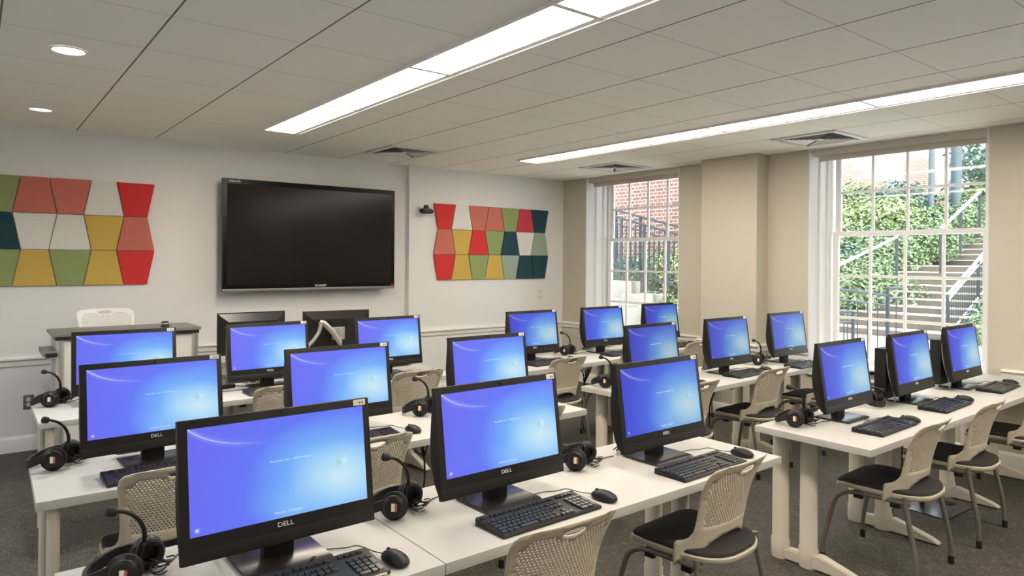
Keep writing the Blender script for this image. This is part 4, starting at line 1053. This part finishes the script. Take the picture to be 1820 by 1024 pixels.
def blob_shrub(name, rx, rz_, n, leaf, mt, seed):
    rn = random.Random(seed); r = empty(name)
    bm = B()
    lumps = [(rn.uniform(-.5, .5) * rx, rn.uniform(-.5, .5) * rx, rn.uniform(.3, .75) * rz_, rn.uniform(.45, .7)) for _ in range(7)]
    for i in range(n):
        lx, ly, lz, lr = rn.choice(lumps); u, v = rn.uniform(-1, 1), rn.uniform(0, 2 * PI); s_ = math.sqrt(1 - u * u)
        d = Vector((s_ * math.cos(v), s_ * math.sin(v), u)); rr = rn.uniform(.8, 1.05)
        p = Vector((lx + d.x * lr * rx * rr, ly + d.y * lr * rx * rr, max(.03, lz + d.z * lr * rz_ * .8 * rr)))
        nrm = (d + Vector((rn.uniform(-.7, .7), rn.uniform(-.7, .7), rn.uniform(-.3, .9)))).normalized()
        a = nrm.orthogonal().normalized(); a.rotate(Matrix.Rotation(rn.uniform(0, 6.28), 3, nrm)); b = nrm.cross(a); k = leaf * rn.uniform(.7, 1.3)
        bm.faces.new([bm.verts.new(p + q_) for q_ in (-a * k, b * k * .5 + nrm * k * .1, a * k, -b * k * .5 + nrm * k * .1)])
    finish('foliage', bm, mt, r)
    bm = B()
    for k in range(5):
        a = 2 * PI * k / 5 + rn.random(); tube(bm, [(0, 0, 0), (.25 * rx * math.cos(a), .25 * rx * math.sin(a), .3 * rz_), (.5 * rx * math.cos(a), .5 * rx * math.sin(a), .65 * rz_)], [.03, .02, .01], 5)
    finish('stems', bm, 'bark', r)
    bm = B(); bmesh.ops.create_icosphere(bm, subdivisions=2, radius=1)
    return_core = None; bm.free()
    return r
SH = [blob_shrub('garden_shrub', .95, 1.1, 2600, .060, 'leaf_bright', 1), blob_shrub('garden_shrub', .95, 1.15, 2600, .055, 'leaf_mid', 2), blob_shrub('garden_shrub', .9, 1.0, 2600, .05, 'leaf_blue', 3)]
SP = []      # x, y, z, scale, kind
rn = random.Random(11)
for i in range(9):                                # bank beside the stairs, seen through the large window
    SP.append((17.3 + rn.uniform(-.3, .3), 9.9 - i * .0 + (i - 4) * .95 - .2 + 1.9, .25 + .05 * i, 1.15, rn.choice((1, 2, 1))))
for j, (x, z) in enumerate(((18.6, .9), (20.0, 1.5), (21.5, 2.1), (23.0, 2.8))):
    for i in range(6): SP.append((x + rn.uniform(-.4, .4), 9.3 + i * 1.05 + rn.uniform(-.3, .3), z, 1.2 + .1 * rn.random(), rn.choice((0, 0, 1, 0, 2))))
for x, y, z, s in ((16.6, 8.7, .3, .75), (17.2, 8.5, .5, .85), (18.1, 8.35, .9, .9), (19.0, 8.2, 1.2, .95), (19.9, 8.0, 1.5, 1.0), (20.9, 7.9, 1.8, 1.0), (22.0, 7.8, 2.2, 1.0), (23.0, 7.6, 2.5, 1.0)): SP.append((x, y, z, s, 1))
for x, y, z, s, k in ((25.6, 7.4, 2.8, 1.3, 0), (26.2, 6.3, 3.0, 1.2, 0), (26.8, 8.6, 3.0, 1.3, 1), (27.0, 5.2, 3.0, 1.3, 2), (25.2, 5.6, 2.5, .9, 1),
                   (17.6, 4.5, .2, .9, 1), (18.6, 4.4, .6, 1.0, 2), (19.8, 4.3, 1.1, 1.0, 1), (21.2, 4.3, 1.7, 1.1, 0), (17.0, 3.9, 0, .8, 1),
                   (10.75, 8.1, 1.0, .75, 0), (10.8, 8.9, 1.1, .7, 1), (10.8, 9.7, 1.1, .7, 2), (10.7, 10.4, 1.0, .65, 1), (10.95, 7.6, 1.3, .8, 0), (10.0, 8.3, .55, .55, 1), (10.0, 7.5, .45, .55, 0), (16.4, 4.75, .1, .75, 2), (17.3, 4.85, .2, .8, 1), (18.2, 4.9, .5, .8, 2), (15.6, 4.6, .1, .6, 1)): SP.append((x, y, z, s, k))
usedS = set()
kinds = ('bright yellow-green', 'mid green', 'blue-green')
for x, y, z, s, k in SP:
    o = SH[k] if k not in usedS else copy_tree(SH[k]); usedS.add(k)
    o.location = (x, y, z - .15); o.scale = (s, s, s); o.rotation_euler = (0, 0, rn.uniform(0, 6.28))
    if x < 12: lb = '%s shrub between railings and brick wall outside the corner window' % kinds[k]; g = 'shrubs outside the corner window, %s' % kinds[k]
    elif y > 7.4: lb = '%s shrub on the bank beside the outdoor stairs' % kinds[k]; g = 'bank shrubs, %s' % kinds[k]
    else: lb = '%s shrub past the near railing of the outdoor stairs' % kinds[k]; g = 'railing shrubs, %s' % kinds[k]
    tag(o, lb, 'shrub', g)
tr = empty('tree', (26.0, 7.2, 2.6)); tag(tr, 'blue-green leafy tree beyond the stairs at the top of the large window', 'tree')
bm = B(); tube(bm, [(0, 0, 0), (.05, .05, 1.5), (.0, .1, 3.2)], [.14, .11, .06], 8)
for k in range(6):
    a = k * 1.05; tube(bm, [(0, .05, 1.3 + .25 * k), (.8 * math.cos(a), .8 * math.sin(a), 1.9 + .28 * k)], [.05, .02], 5)
finish('trunk', bm, 'bark', tr)
c_ = blob_shrub('tree_crown', 2.0, 2.7, 6500, .085, 'leaf_blue', 21)
for x in [x for x in bpy.data.objects if x.parent == c_]:
    if x.name.startswith('foliage'): x.parent = tr; x.name = 'crown'; x.location = (0, 0, 1.0)
    else: bpy.data.objects.remove(x)
bpy.data.objects.remove(c_)

# daylight portals help the sky find its way in
for (y0, y1) in (W1, W2, W_ADDED):
    ld = bpy.data.lights.new('window_portal', 'AREA'); ld.shape = 'RECTANGLE'; ld.size = H - SILL; ld.size_y = y1 - y0
    ld.cycles.is_portal = True
    lo = bpy.data.objects.new('window_portal', ld); COL.objects.link(lo); lo.location = (XO + .02, (y0 + y1) / 2, (H + SILL) / 2); lo.rotation_euler = (0, PI / 2, 0)
SHELL.free()
